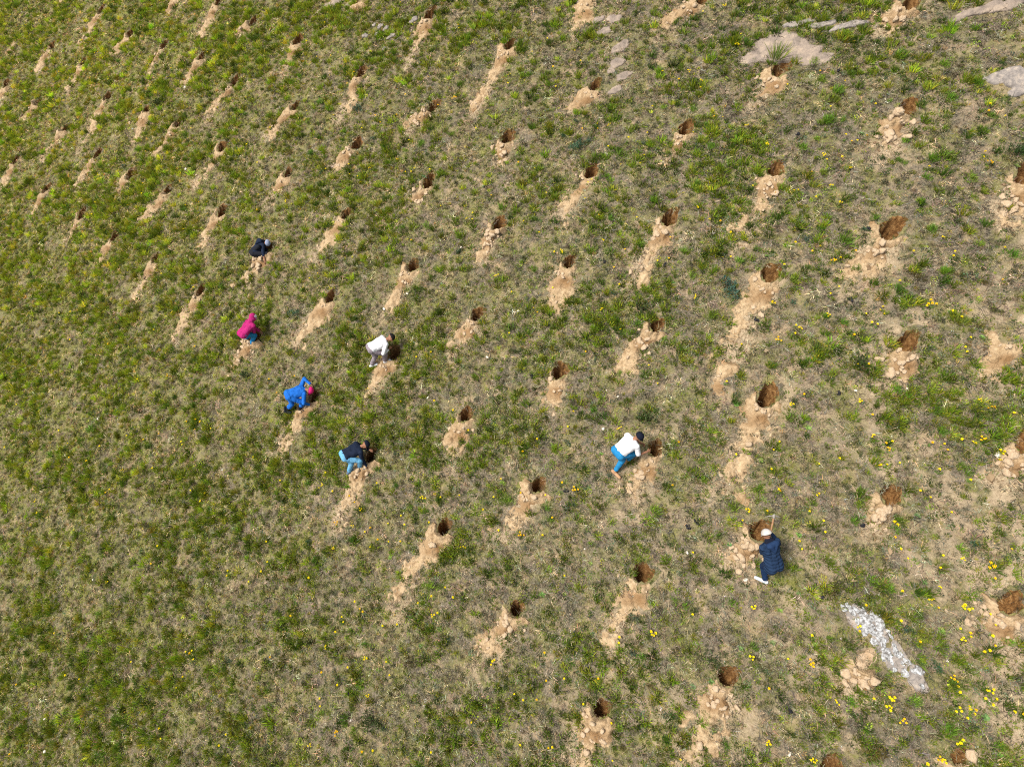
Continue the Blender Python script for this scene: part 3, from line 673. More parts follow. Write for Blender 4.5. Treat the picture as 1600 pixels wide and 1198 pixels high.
# ------------------------------------------------------------------ single plants that stand out
MP = M['leaf_plant']
PROTO = {'g': [('grass_clump', 'foliage', bush(300 + s, MP, 150, .125, .19, .05, .009, 1.4)) for s in range(3)],
         'd': [('shrub', 'foliage', bush(320 + s, MP, 230, .14, .13, .024, .013, .7)) for s in range(3)],
         'o': [('shrub', 'foliage', bush(340 + s, MP, 190, .14, .12, .026, .009, .8)) for s in range(3)],
         'b': [('shrub', 'foliage', bush(360 + s, MP, 210, .13, .11, .034, .012, .6)) for s in range(3)],
         'r': [('rosette_plant', 'leaves', rosette(380 + s, MP)) for s in range(3)],
         't': [('grass_clump', 'foliage', tuft(400 + s, MP, 90, .24, .08, .011, .55)) for s in range(2)]}
PCOL = {'g': [(.12, .215, .014), (.165, .26, .022), (.09, .17, .012)], 'd': [(.040, .070, .014), (.05, .075, .02), (.06, .085, .02)], 'o': [(.10, .085, .022), (.12, .11, .025), (.085, .065, .025)],
        'b': [(.045, .10, .045), (.06, .12, .065), (.085, .14, .07)], 'r': [(.20, .30, .06), (.25, .34, .08), (.17, .27, .08)], 't': [(.21, .21, .05), (.17, .20, .04)]}
PLAB = {'g': ('bright green grassy clump', 'plant', 'bright green grassy clumps'), 'd': ('dark green shrublet', 'shrub', 'dark green shrublets'), 'o': ('olive brown shrublet', 'shrub', 'olive brown shrublets'),
        'b': ('blue green shrublet', 'shrub', 'blue green shrublets'), 'r': ('pale lime green leaf rosette', 'plant', 'lime green rosettes'), 't': ('tall yellowish grass tussock', 'plant', 'tall yellowish tussocks')}
PD = {(0,0):'950,600g 985,650D 1560,430g 1230,720g 1200,150g 1540,720g 780,1040b 690,1090g 870,940g 1370,860g 360,420o 1310,640o 740,390g 145,615o 1070,580g',
(400,0):'565,190g 420,235o 270,480g 410,640G 630,700B 275,880b 410,1085b 560,830g 740,870b 215,960t 120,920g 325,775g 1030,910g 930,950g 345,970g 840,870o 1225,850g 80,730g',
(800,0):'400,765b 325,860b 430,930B 480,880b 510,795g 95,480g 230,470g 670,980G 1535,480r 1130,690g 1130,520d 940,675g 1380,940r 825,895b 1240,930g 1370,1150r 890,1060g 590,1110g 1200,430o 1150,1150g 1200,780g',
(1200,0):'55,370T 285,410g 500,475g 370,640G 425,590G 1095,410g 1430,390d 1130,620g 390,775G 215,930G 580,840r 1020,1010G 1090,1000G 825,1020g 715,1000d 850,890g 350,1090g 985,1120g 1260,1110g 1380,740g 1570,960D 330,520g 1300,530g 1550,1040r',
(0,300):'95,830t 600,100g 1065,295r 1150,115g 1240,760b 1390,600g 1380,910g 1530,1150D 790,1000g 560,360d 1170,860b 1010,540g 110,1130d 300,1080g',
(400,300):'210,310t 130,810g 910,240g 990,630G 1150,850O 260,760B 1270,380b 80,680o 630,680g 590,730r 670,1120g 500,970g 1330,1030o 1060,220g 325,1150g 1100,960g 1370,1165g',
(800,300):'880,65g 275,45g 1165,90r 620,170g 1005,570r 1115,530g 1340,610B 800,730D 780,830g 1240,780G 950,930g 735,890g 1020,840r 670,1145g 540,870o 160,190g 800,335g 1070,380g 1410,440g 1590,410r 1500,1020o 1470,90g 20,1000d',
(1200,300):'475,335G 660,175g 955,530O 1010,245g 330,250g 590,240b 150,560g 545,490g 1310,330g 1520,400G 1370,560o 840,720g 470,820g 1210,820t 1330,910r 1000,980d 500,920g 560,1090D 350,780g 1100,500g 230,300b 150,690b 1430,740o 1320,830o 20,1090g',
(0,600):'150,110t 300,290g 590,280G 720,380g 945,395g 650,510d 290,400g 860,390g 180,370d 500,300o 620,410o 1500,900g 1450,270d 230,240g 1290,550g 1435,560g 660,730r 990,690o 80,260o 290,40t',
(400,600):'330,625g 350,200g 530,75g 1035,215d 855,265g 690,720g 960,770g 1065,800g 1575,740G 1535,690g 640,880d 1435,750g 950,960d 1270,940g 600,980g 830,1085r 375,1090g 250,760g 750,535g 870,440b 330,990b 1120,500g 1010,630g 880,640g 1310,500g 130,400d 1560,1140g 290,560g 1540,620r',
(800,600):'820,230D 560,440r 610,580b 245,520g 340,370b 500,170g 385,765b 310,680r 650,925r 890,800G 970,850o 1370,790G 1550,480r 1570,720r 1300,945g 1355,1000r 1215,1120g 1000,1010d 860,920o 240,850g 1170,490g 1090,340o 1250,350g 550,230o 1200,600g 220,770g 490,1120r 1400,130r 720,130g',
(1200,600):'1045,170g 160,110d 130,210g 620,770G 265,750g 560,760g 330,1090G 790,840g 870,65g 790,30g 1080,310g 1220,540g 1200,1040g 930,820r 880,950o 450,630d 250,275r 190,945r 1280,1000b 1250,605r 540,850g',
(0,898):'740,900G 770,1050G 650,1130G 950,880t 480,880g 630,800t 1200,920g 200,320g 790,150t 700,740g 1420,650o 1300,840o 40,940d 1490,1040g 330,1060g 840,670g 620,250g 1440,540b 870,790d',
(400,898):'490,110d 500,190d 45,480g 1090,80G 1150,80g 720,180o 690,440g 970,540O 1020,445r 1190,405b 1145,340r 700,920D 760,930D 1140,940g 1450,940g 150,240g 530,290g 1560,690d 800,960b 300,290o 650,40b',
(800,898):'190,125r 795,100g 1010,160g 1090,185g 1360,180g 1250,560D 1310,490d 1500,450g 800,520g 790,630d 870,690o 375,560g 860,400d 330,120r 770,270b 1000,870d 960,1030g 760,980o 700,1080o 660,950g 1330,1070g 1240,670r 1130,700r 740,480b 340,420g 320,1080g 60,300g 230,1010g 1545,590d 1215,890g 1425,460r',
(1200,898):'25,425r 410,110O 740,130d 740,70g 640,50g 1095,500r 465,470r 970,50r 1115,960G 1350,885r 640,1080O 1440,1120r 1430,1070g 1290,950d 940,540d 1040,565b 525,880d 900,790g 390,400g 190,120r 70,220r 860,350b 1160,790r 1080,350r 510,790g 290,430r 1490,420g 1165,690g 50,890o 930,240g'}
STEM = stems(500, MP); npl = 0
import re
for (qx, qy), s in PD.items():
    for x, y, kd in re.findall(r'(\d+),(\d+)(\w)', s):
        px, py = qx + float(x) / 3.9925, qy + float(y) / 3.9925; big = kd.isupper(); kd = kd.lower()
        nm, pn, me = random.choice(PROTO[kd]); c = gpos(px, py)
        r = bpy.data.objects.new(nm, None); COL.objects.link(r); r.location = c; r.rotation_euler = (random.gauss(0, .1), random.gauss(0, .1), random.uniform(0, 6.28))
        k = random.uniform(.85, 1.2) * ((2.4 if kd in 'bd' else 1.7) if big else 1.05); r.scale = (k, k, k * random.uniform(.85, 1.15))
        f = bpy.data.objects.new(pn, me); COL.objects.link(f); f.parent = r; f.color = (*[q * random.uniform(.85, 1.15) for q in random.choice(PCOL[kd])], 1)
        if kd in 'dob':
            st = bpy.data.objects.new('stem', STEM); COL.objects.link(st); st.parent = r; st.color = (.10, .075, .05, 1)
        later(r, ('big ' if big else '') + PLAB[kd][0] + ',', px, py, PLAB[kd][1], PLAB[kd][2]); npl += 1

# ------------------------------------------------------------------ yellow flowers
M['petal'] = noise_mat('yellow_petal', [(.3, (.70, .50, .004)), (.6, (.80, .66, .012))], 60, .6)
M['petal2'] = noise_mat('orange_yellow_petal', [(.3, (.70, .40, .004)), (.6, (.80, .52, .01))], 60, .6)
M['flower_leaf'] = mat('flower_leaf', (.09, .15, .025), .7)
def flower_mesh(seed, heads, pm):
    b = LB(seed); r = b.r; nl = 0
    for i in range(10):
        an = r.uniform(0, 6.28); b.leaf((0, 0, .005), (math.cos(an), math.sin(an), r.uniform(.2, .8)), r.uniform(.04, .07), .014)
    for q in range(heads):
        hx, hy = (0, 0) if q == 0 else (r.uniform(-.075, .075), r.uniform(-.075, .075)); hz = r.uniform(.07, .11)
        b.blade((0, 0, 0), (hx, hy, hz), math.sqrt(hx*hx + hy*hy + hz*hz), .006, 0, 2)
    nl = len(b.f); r2 = random.Random(seed)
    for q in range(heads):
        pass
    # heads again at the stem tips
    tips = []; i = 10 * 5
    for q in range(heads): tips.append(Vector(b.v[i + q * 6 + 4])); 
    for q, t in enumerate(tips):
        R = r.uniform(.022, .032) if q else .032
        for i in range(26):
            an = i * 2.4; ring = i / 26; L = R * (1.05 - .55 * ring)
            b.leaf(t + Vector((0, 0, .002 + .010 * ring)), (math.cos(an), math.sin(an), .08 + .7 * ring), L, L * .5, (1, 1, 1), Vector((0, 0, 1)))
    me = bpy.data.meshes.new('yellow_flower'); me.from_pydata(b.v, [], b.f); me.materials.append(M['flower_leaf']); me.materials.append(pm)
    me.polygons.foreach_set('material_index', [0 if i < nl else 1 for i in range(len(b.f))]); me.update(); return me
FM = [flower_mesh(s, 1, M['petal']) for s in range(3)] + [flower_mesh(5, 1, M['petal2'])]
FC = [flower_mesh(10 + s, 3 + s % 2, M['petal'] if s < 3 else M['petal2']) for s in range(4)]
FD = {(0,0):'605,15 655,38 70,105 68,138 260,143 172,175 262,258 262,290 597,343 622,342 650,380 375,460 690,512 1055,160 1345,172 1540,80 1075,445 1045,490c 345,640 275,695 1535,628 1590,515 1200,818 1543,913 625,1108 895,1155 15,1045 890,678 1300,345 1375,365 95,395',
(400,0):'900,30 832,5 432,160 295,232 315,270 378,298 470,362 382,368 298,402c 613,466 465,490 295,540 572,537 318,707 1272,205 1270,185 1570,537 880,572 940,607 1250,635c 1145,678 747,738 873,730 778,780 485,740 470,760 95,818 957,897 668,820 877,1015c 15,1030 588,1043 712,1072c 590,1110 638,1115 657,1150c 940,1093 968,1093 993,1070 1093,1072 445,1067 1378,818',
(800,0):'1312,68c 1185,102 220,260 1430,238 1405,308c 120,340 388,340 255,435 430,405 278,558 1090,465c 1040,515 1175,530c 1183,590 878,682 530,792 432,818 612,808c 535,822 720,895 597,935 820,990 795,1040 143,1075 38,1040 675,1045 1122,845 1450,800c 1585,910c 1255,740 1305,742 470,1160 500,1160 1500,1180 940,465 840,850',
(1200,0):'408,25 317,465 107,545 455,557 655,695 380,690 345,775 1348,693 1350,713 467,885 600,880 345,990c 355,1008 450,1020 268,1090 505,1075c 1322,1000 1345,1000 1355,1030c 397,1185c 175,1195 515,895 545,892 1475,745 985,1075',
(0,300):'40,182c 607,80 620,98 587,158 517,290 585,312c 420,467 447,758 787,262 1155,95 1240,75 1297,150 1157,255 1020,525 1213,608 1375,713 1080,760c 967,870 687,957 1220,975 1057,1160c 865,1185 447,927 360,760 900,18 810,100',
(400,300):'20,38 8,122 195,68c 1155,105 1355,148 1350,183 1310,188c 975,315 393,522 338,548 1500,545c 1592,640 1088,1028 235,1155 80,1175 1580,895 1475,40 1000,1042',
(800,300):'1152,127c 1292,213 1215,215 1353,283 563,322c 705,367 75,203 318,390c 255,393 903,448 977,428 633,482 665,602 1350,428 258,608 1148,680c 558,747c 678,897 460,1012 1423,978 850,1092 453,62 170,288 540,155 780,180 985,305 155,765 130,740 213,30',
(1200,300):'437,110c 30,40 287,68 158,12 1080,307c 1448,383 1157,397 1140,413 890,402 270,385 318,380 410,440c 455,448 537,403 433,610 370,658 813,583 1452,573 965,730 1018,722C 1133,748 1187,808 607,772 670,765 697,795 643,835 665,850 357,785c 160,843 195,875c 160,900 60,943c 528,915 1233,993 1247,1027 1248,920 625,1090 535,1085 15,708c 710,745 93,485 150,340',
(0,600):'118,133 388,297 800,333 58,405 452,467 552,488 433,385 757,553c 967,530 990,322 1177,240 1230,230 1263,245 1228,297 1323,290 1147,372 1147,390 895,357 660,685 685,672 227,733c 250,812 1202,670 1283,690 1260,738 990,1012 947,1128 1417,1168 628,400 1590,465',
(400,600):'703,45c 903,118 1127,125 1230,178 1315,307 435,560 157,612 415,637c 395,660 483,678 615,748 650,797c 588,897c 505,885c 682,932 720,925 823,877 903,825 927,887 1075,870 1110,697c 1048,718c 1053,738 1155,713 1257,718 1523,918 1525,615 1483,715 750,977 813,998 897,985 712,1023 490,1030c 82,1112 57,1175 67,990 1288,1045C 1402,797 757,637 577,703 130,70',
(800,600):'907,8 377,205 350,270 672,300c 160,370 57,432 398,673C 312,622 215,700 50,685 997,657 260,852 65,963c 190,962 1115,1072 1467,808c 1580,800 1437,872 1390,453 1025,385 1330,10',
(1200,600):'217,77 152,143c 552,130c 635,203 647,340c 718,380 768,378 743,425c 1300,117c 1390,178c 1510,205 1328,362c 1208,365 1260,380 1283,405 1078,392 1105,435 1008,390 1428,443C 1422,485c 1052,553 1255,605 310,508 10,550 685,500 685,535 727,522 812,498 430,480 55,690 85,680 308,695 290,717 765,898C 635,770 918,683 793,1040 848,1100 1068,1067 1188,1110c 1363,1160C 1585,942 1072,1178 175,995 200,1035 348,937 767,965 340,857 987,717 1480,1058 10,420 55,370 1130,820 255,810',
(0,898):'680,43c 1423,30 1570,48 373,370 825,553 1160,487 1193,510 1215,535 1203,475 417,625 503,658 107,690 1147,653 1112,710 1010,968 1020,1018 1383,1065 1423,990 70,1120',
(400,898):'340,25 238,262 637,180 643,222 672,242 532,267 552,300 500,380 440,452c 97,535 703,522C 593,588 418,623 810,552 837,643 520,692 690,765c 400,778 400,825 495,997c 332,1080c 662,1110 728,1108 1180,100 1108,158 1235,143 1025,197 1110,257c 1148,243 877,322 1473,540C 1338,920 1100,1110 793,322',
(800,898):'322,18 1503,205c 1117,257 858,367C 208,500 1490,510c 205,665 335,663 540,662 8,743 75,790 452,815 612,940 53,1068 222,1075 265,1088 622,1168 1033,1157 670,405 670,425 155,800 1590,1070 1590,700',
(1200,898):'597,193 835,115 1403,33 993,167c 1048,95 1065,103 990,213 1038,213 1210,213C 1243,225 810,295 570,322 547,343 557,358 280,403 115,537 260,557C 410,792c 747,770C 772,782 750,853C 818,888c 1178,343 1190,415c 1225,398 1252,382 1388,328 1380,380 1403,448 1335,485 1355,480 1140,667c 1145,705 1187,722 1338,722 1378,722c 1348,782 1390,785 1365,798 1170,835 1195,850 1218,850c 1243,885 1222,910 1140,860 1260,850 1500,875 1585,885 1193,1058C 1575,1073 13,1070c 257,1140c 245,1155 965,1185C 1053,1155c 1088,1170c 1357,245 632,780 925,430'}
fl = []
for (qx, qy), s in FD.items():
    for x, y, kd in re.findall(r'(\d+),(\d+)(\w?)', s):
        px, py = qx + float(x) / 3.9925, qy + float(y) / 3.9925; c = gpos(px, py)
        size = {'': 1.02 + .3 * max(0, 1 - px / 1000), 'c': .95, 'C': 1.25}[kd] * random.uniform(.85, 1.15); fl.append((proj(c)[2] * size * (1.6 if kd else 1), px, py, kd, size, c))
fl.sort(key=lambda t: -t[0])
for t in fl[:295]:
    _, px, py, kd, size, c = t
    o = bpy.data.objects.new('yellow_flower', random.choice(FC if kd else FM)); COL.objects.link(o); o.location = c
    o.rotation_euler = (random.gauss(0, .2), random.gauss(0, .2), random.uniform(0, 6.28)); o.scale = (size, size, size * 1.5)
    later(o, {'': 'single small yellow flower', 'c': 'small cluster of yellow flowers', 'C': 'large bright yellow flower cluster'}[kd] + ',', px, py, 'flower', 'yellow flowers in the turf')
rest = fl[295:]
fo = scatter('small_flowers', FM + FC, np.array([t[5] for t in rest]), np.tile([[0, 0, 1.]], (len(rest), 1)) + RNG.normal(0, .15, (len(rest), 3)), np.array([t[4] for t in rest]), np.ones((len(rest), 3)),
      np.array([random.randrange(4, 8) if t[3] else random.randrange(4) for t in rest]))
print('plants', npl, 'flowers', len(fl))
# ------------------------------------------------------------------ people
def cloth_mat(name, c, c2=None, bump=.35, scale=9):
    c2 = c2 or tuple(q * .72 for q in c)
    return noise_mat(name, [(.35, c2), (.62, c)], scale, .85, 4, bump, 16)
SKIN = noise_mat('skin', [(.3, (.20, .092, .052)), (.7, (.29, .14, .082))], 14, .55, 3)
HAIR = noise_mat('black_hair', [(.3, (.006, .005, .005)), (.7, (.02, .017, .015))], 60, .6)
EYE = mat('eye', (.02, .015, .012), .3); LIP = mat('lip', (.22, .07, .05), .5)

def ray_sphere(px, py, c, r, far):
    d = ray(px, py); d = d / np.linalg.norm(d); t = (c - CAMPOS) @ d; m = CAMPOS + d * t
    h = r * r - ((c - m) @ (c - m))
    if h < 0:                                   # out of reach: go as far as the length allows
        v = m - c; return c + v / np.linalg.norm(v) * r
    return CAMPOS + d * (t + (math.sqrt(h) if far else -math.sqrt(h)))
def unit(v): return v / np.linalg.norm(v)
def ik(a, t, l1, l2, hint):
    """elbow or knee between a and the target, bent towards hint; returns joint and reached end"""
    d = t - a; L = np.linalg.norm(d); Lm = min(L, (l1 + l2) * .985); u = d / L; e = a + u * Lm
    x = (l1 * l1 - l2 * l2 + Lm * Lm) / (2 * Lm); h = math.sqrt(max(l1 * l1 - x * x, 0))
    p = hint - (hint @ u) * u; p = unit(p)
    return a + u * x + p * h, e

class Solid:                                    # a bundle of tapered limbs fused into ONE continuous skin
    def __init__(s): s.bm = bmesh.new()
    def cap(s, p, q, r1, r2, K=14, sq=None):
        p = np.asarray(p, float); q = np.asarray(q, float); d = q - p; L = np.linalg.norm(d)
        d = d / L if L > 1e-6 else np.array([0, 0, 1.]); x = np.cross(d, [.3, .5, .81]); x /= np.linalg.norm(x); y = np.cross(d, x)
        if sq is not None: x = unit(sq[0] - (sq[0] @ d) * d); y = np.cross(d, x)
        kx, ky = (1, 1) if sq is None else (sq[1], sq[2])
        rings = []
        prof = [(-math.cos(t) * r1, math.sin(t) * r1, p) for t in np.linspace(.25, math.pi / 2, 4)] + [(math.sin(t) * r2, math.cos(t) * r2, q) for t in np.linspace(0, math.pi / 2 - .25, 4)]
        for o_, r, c in prof:
            rings.append([s.bm.verts.new(c + d * o_ + (x * kx * math.cos(a) + y * ky * math.sin(a)) * r) for a in np.linspace(0, 2 * math.pi, K, endpoint=False)])
        for i in range(len(rings) - 1):
            for j in range(K): s.bm.faces.new((rings[i][j], rings[i][(j + 1) % K], rings[i + 1][(j + 1) % K], rings[i + 1][j]))
        s.bm.faces.new(rings[0][::-1]); s.bm.faces.new(rings[-1])
    def chain(s, pts, rs, **k):
        for i in range(len(pts) - 1): s.cap(pts[i], pts[i + 1], rs[i], rs[i + 1], **k)
    def build(s, name, m, parent, origin, vox, smooth=6, folds=0, seed=0):
        for v in s.bm.verts: v.co -= Vector(origin)
        bmesh.ops.recalc_face_normals(s.bm, faces=s.bm.faces)
        me = bpy.data.meshes.new(name); s.bm.to_mesh(me); s.bm.free()
        o = bpy.data.objects.new(name, me); COL.objects.link(o)
        r = o.modifiers.new('r', 'REMESH'); r.mode = 'VOXEL'; r.voxel_size = vox
        sm_ = o.modifiers.new('s', 'SMOOTH'); sm_.iterations = smooth; sm_.factor = .5
        dg = bpy.context.evaluated_depsgraph_get(); ev = o.evaluated_get(dg)
        m2 = bpy.data.meshes.new_from_object(ev); o.modifiers.clear(); o.data = m2; bpy.data.meshes.remove(me); m2.name = name
        if folds:
            n = len(m2.vertices); co = np.empty(n * 3, np.float32); no = np.empty(n * 3, np.float32)
            m2.vertices.foreach_get('co', co); m2.vertices.foreach_get('normal', no); co = co.reshape(-1, 3); no = no.reshape(-1, 3)
            off = Vector((seed * 3.3, seed, 0))
            d = np.array([mnoise.noise(Vector(c) * 9 + off) + .6 * mnoise.noise(Vector((c[0] * 22, c[1] * 22, c[2] * 11)) + off) for c in co]) * folds
            m2.vertices.foreach_set('co', (co + no * d[:, None]).astype(np.float32).ravel())
        m2.polygons.foreach_set('use_smooth', np.ones(len(m2.polygons), bool))
        m2.materials.clear(); m2.materials.append(m); m2.update()
        o.parent = parent; return o

def hand(S_, wrist, d, nrm, curl=.6):
    """palm, four unequal bent fingers and a thumb from the side of the palm"""
    d = unit(d); nrm = unit(nrm - (nrm @ d) * d); s = np.cross(nrm, d)
    for k in (-1.2, -.4, .4, 1.2): S_.cap(wrist + s * k * .010, wrist + d * .078 + s * k * .019, .017, .012, 8)
    for k, L in zip((-1.5, -.5, .5, 1.5), (.072, .082, .077, .058)):
        b = wrist + d * .085 + s * k * .0205; d1 = unit(d * math.cos(curl * .6) + nrm * math.sin(curl * .6) + s * k * .05); p1 = b + d1 * L * .5
        d2 = unit(d * math.cos(curl * 1.6) + nrm * math.sin(curl * 1.6)); S_.cap(b, p1, .0095, .009, 8); S_.cap(p1, p1 + d2 * L * .5, .009, .0075, 8)
    t0 = wrist + d * .025 - s * .026; t1 = t0 - s * .030 + d * .030 + nrm * .012; S_.cap(t0, t1, .014, .011, 8); S_.cap(t1, t1 + d * .032 + nrm * .014, .011, .0085, 8)

def person(label, sp):
    """sp: heading, pelvis (px,py,hn), neck px, head px, feet and hands as pixels with heights, clothes"""
    hd = np.array([*sp['heading'], 0.]); hd = unit(hd); right = np.array([hd[1], -hd[0], 0]); Z = np.array([0, 0, 1.])
    pel = gp(*sp['pelvis']); neck = ray_sphere(*sp['neck'], pel, sp.get('torso', .50), sp.get('neck_far', False))
    tor = unit(neck - pel); side = unit(right - (right @ tor) * tor); front = np.cross(tor, side); 
    if front @ (hd - Z) < 0: front = -front
    head = ray_sphere(*sp['head'], neck, .185, sp.get('head_far', False)); hdir = unit(head - neck)
    face = unit(sp.get('face', hd * .8 - Z * .6)); face = unit(face - .3 * (face @ hdir) * hdir)
    rootp = gp(*sp['feet'][0][:2]) * .5 + gp(*sp['feet'][1][:2]) * .5
    root = bpy.data.objects.new('person', None); COL.objects.link(root); root.location = rootp; tag(root, label, 'person')
    hips = [pel + side * q * .095 - tor * .01 for q in (1, -1)]; sh = [neck - tor * .055 + side * q * .185 for q in (1, -1)]
    legs = []; arms = []
    for q, (fx, fy, tx, ty) in enumerate(sp['feet']):
        g = gpos(fx, fy); ank = g + Z * .085 + N * .01; toe = gpos(tx, ty, .035); td = toe - g; td = unit(td) if np.linalg.norm(td) > .02 else hd
        toe = g + td * .165 + N * .03 * 0; toe = toe + N * (.035 - (toe - g) @ N)
        kn, end = ik(hips[q], ank, .44, .43, sp.get('knee', hd + Z * .2)); legs.append((hips[q], kn, ank, toe, g, td))
    for q, (hx, hy, hn, hint) in enumerate(sp['hands']):
        t = gp(hx, hy, hn); hv = np.array(hint, float); el, end = ik(sh[q], t, .29, .26, hv[0] * hd + hv[1] * side * (1 if q == 0 else -1) + hv[2] * Z); arms.append((sh[q], el, end))
    # body: one skin
    b = Solid(); a = b.cap
    for q in (1, -1): b.chain([pel + side * q * .06, pel + tor * .2 + side * q * .05, neck - tor * .10 + side * q * .065], [.095, .08, .082])
    a(neck - tor * .10, neck + hdir * .03, .075, .055); a(neck, head - hdir * .06, .056, .056)
    up = hdir; fr = unit(face - (face @ up) * up); rs = np.cross(up, fr)
    a(head - fr * .018 + up * .015, head + fr * .02 - up * .005, .088, .083); a(head - fr * .01, head + fr * .035 - up * .075, .08, .048)
    a(head + fr * .095 + up * .01, head + fr * .113 - up * .028, .011, .015, 8)                                  # nose
    a(head + fr * .07 + up * .03 - rs * .04, head + fr * .07 + up * .03 + rs * .04, .02, .02, 8)                 # brow
    for q in (1, -1): a(head + rs * q * .085 + up * .02, head + rs * q * .082 - up * .03, .014, .010, 8, sq=(fr, 1.3, .6))
    for s_, e, w in arms: b.chain([s_, e, w], [.052, .040, .028])
    for q, (s_, e, w) in enumerate(arms):
        d = w - e; hand(b, w, unit(unit(d) + sp.get('wrist', np.zeros(3))), side * (-1 if q == 0 else 1) * .6 + front * .0 - Z * .4, sp.get('curl', .7))
    for h, k, an, toe, g, td in legs:
        b.chain([h, k, an], [.085, .056, .038]); b.cap(an - Z * .035 - td * .03, toe, .036, .026)
    b.build('body', SKIN, root, rootp, .0065, 3)
    # eyes, mouth
    for q in (1, -1):
        e = Solid(); e.cap(head + fr * .083 + rs * q * .032 + up * .008, head + fr * .088 + rs * q * .032 + up * .008, .011, .009, 8)
        e.build('eye', EYE, root, rootp, .004, 1)
    e = Solid(); e.cap(head + fr * .086 - up * .062 - rs * .02, head + fr * .086 - up * .062 + rs * .02, .007, .007, 8); e.build('mouth', LIP, root, rootp, .004, 1)
    # clothes
    c = sp['top']; t = Solid(); dn = c.get('hem', -.03)
    for q in (1, -1):
        t.chain([pel - tor * dn + side * q * .085, pel + tor * .14 + side * q * .082, pel + tor * .30 + side * q * .10, neck - tor * .09 + side * q * .11], [.112 + c.get('flare', 0), .112, .118, .108])
    t.cap(neck - tor * .10, neck - tor * .0, .118, .068); t.cap(pel - tor * dn * .8, neck - tor * .12, .115 + c.get('flare', 0), .115)
    for q, (s_, e_, w) in enumerate(arms):
        k = c.get('sleeve', 1.9)
        t.cap(neck - tor * .06 + side * (1 if q == 0 else -1) * .09, s_, .095, .080)
        if k >= 1: t.chain([s_, e_, e_ + (w - e_) * min(k - 1, .93)], [.072, .060, .045 if k > 1.5 else .058])
        else: t.cap(s_, s_ + (e_ - s_) * k, .075, .070)
    to = t.build(c.get('name', 'jacket'), c['mat'], root, rootp, .011, 5, .009, len(label) % 17)
    if c.get('hood') == 'up':
        h = Solid(); h.cap(head - fr * .03 + up * .02, head + fr * .0 - up * .02, .118, .112); h.cap(head - up * .05 - fr * .03, neck - tor * .04 - front * .03, .10, .10)
        h.build('hood', c['mat'], root, rootp, .010, 4, .004, 3)
    if c.get('hood') == 'down':
        h = Solid(); ba = -front
        h.cap(neck + ba * .115 - side * .09, neck + ba * .115 + side * .09, .07, .07); h.cap(neck + ba * .13 - tor * .02 - side * .06, neck + ba * .14 - tor * .17, .065, .035); h.cap(neck + ba * .13 - tor * .02 + side * .06, neck + ba * .14 - tor * .17, .065, .035)
        h.cap(neck + ba * .02 - side * .11, neck + ba * .08 - side * .08, .04, .05); h.cap(neck + ba * .02 + side * .11, neck + ba * .08 + side * .08, .04, .05)
        h.build('hood', c.get('hoodmat', c['mat']), root, rootp, .010, 3, .004, 5)
        l_ = Solid(); l_.cap(neck + tor * .03 + ba * .03 - side * .075, neck + tor * .03 + ba * .03 + side * .075, .055, .055); l_.cap(neck + tor * .04 - side * .03, neck + tor * .04 + side * .03, .075, .075); l_.build('hood_lining', CAPB, root, rootp, .010, 3)
    c = sp['legs']; t = Solid(); t.cap(hips[0], hips[1], .118, .118); t.cap(pel, pel + tor * .06, .118, .108)
    for h, k, an, toe, g, td in legs:
        f = c.get('len', .93); e_ = k + (an - k) * f; t.chain([h, k, e_], [.112, .080, .062 + c.get('wide', 0)])
    t.build('trousers', c['mat'], root, rootp, .011, 5, .009, 4 + len(label) % 11)
    c = sp.get('shoes')
    if c:
        for h, k, an, toe, g, td in legs:
            t = Solid(); t.cap(g + N * .045 - td * .055, toe + td * .02 + N * .01, .047, .040); t.cap(g + N * .05, an + Z * (c.get('high', 0) + .01), .046, .05)
            if c.get('high'): t.cap(an, k + (an - k) * .45, .05, .062)
            t.build('boot' if c.get('high') else 'shoe', c['mat'], root, rootp, .008, 3)
            t = Solid(); t.cap(g + N * .012 - td * .06, toe + td * .025 - N * .012, .046, .042, sq=(N, .35, 1.0))
            t.build('sole', c.get('sole', M['sole']), root, rootp, .008, 2)
    hw = sp.get('hat')
    def dome(name, m, r, lo, sc=1.0):
        bm = bmesh.new(); K, R_ = 28, 10
        rings = []
        for i in range(R_ + 1):
            t_ = lo + (math.pi / 2 - lo) * i / R_
            rings.append([bm.verts.new(Vector(head - fr * .012 + up * .018 + (fr * 1.12 * math.cos(an) + rs * math.sin(an)) * r * math.cos(t_) + up * r * 1.02 * math.sin(t_) - rootp)) for an in np.linspace(0, 2 * math.pi, K, endpoint=False)])
        for i in range(R_):
            for j in range(K): bm.faces.new((rings[i][j], rings[i][(j + 1) % K], rings[i + 1][(j + 1) % K], rings[i + 1][j]))
        bmesh.ops.remove_doubles(bm, verts=bm.verts, dist=.0005); bmesh.ops.recalc_face_normals(bm, faces=bm.faces)
        bmesh.ops.solidify(bm, geom=bm.faces[:], thickness=.004)
        return bm_obj(name, bm, m, root)
    if sp.get('hair'):
        o = dome('hair', HAIR, .103, -.15)
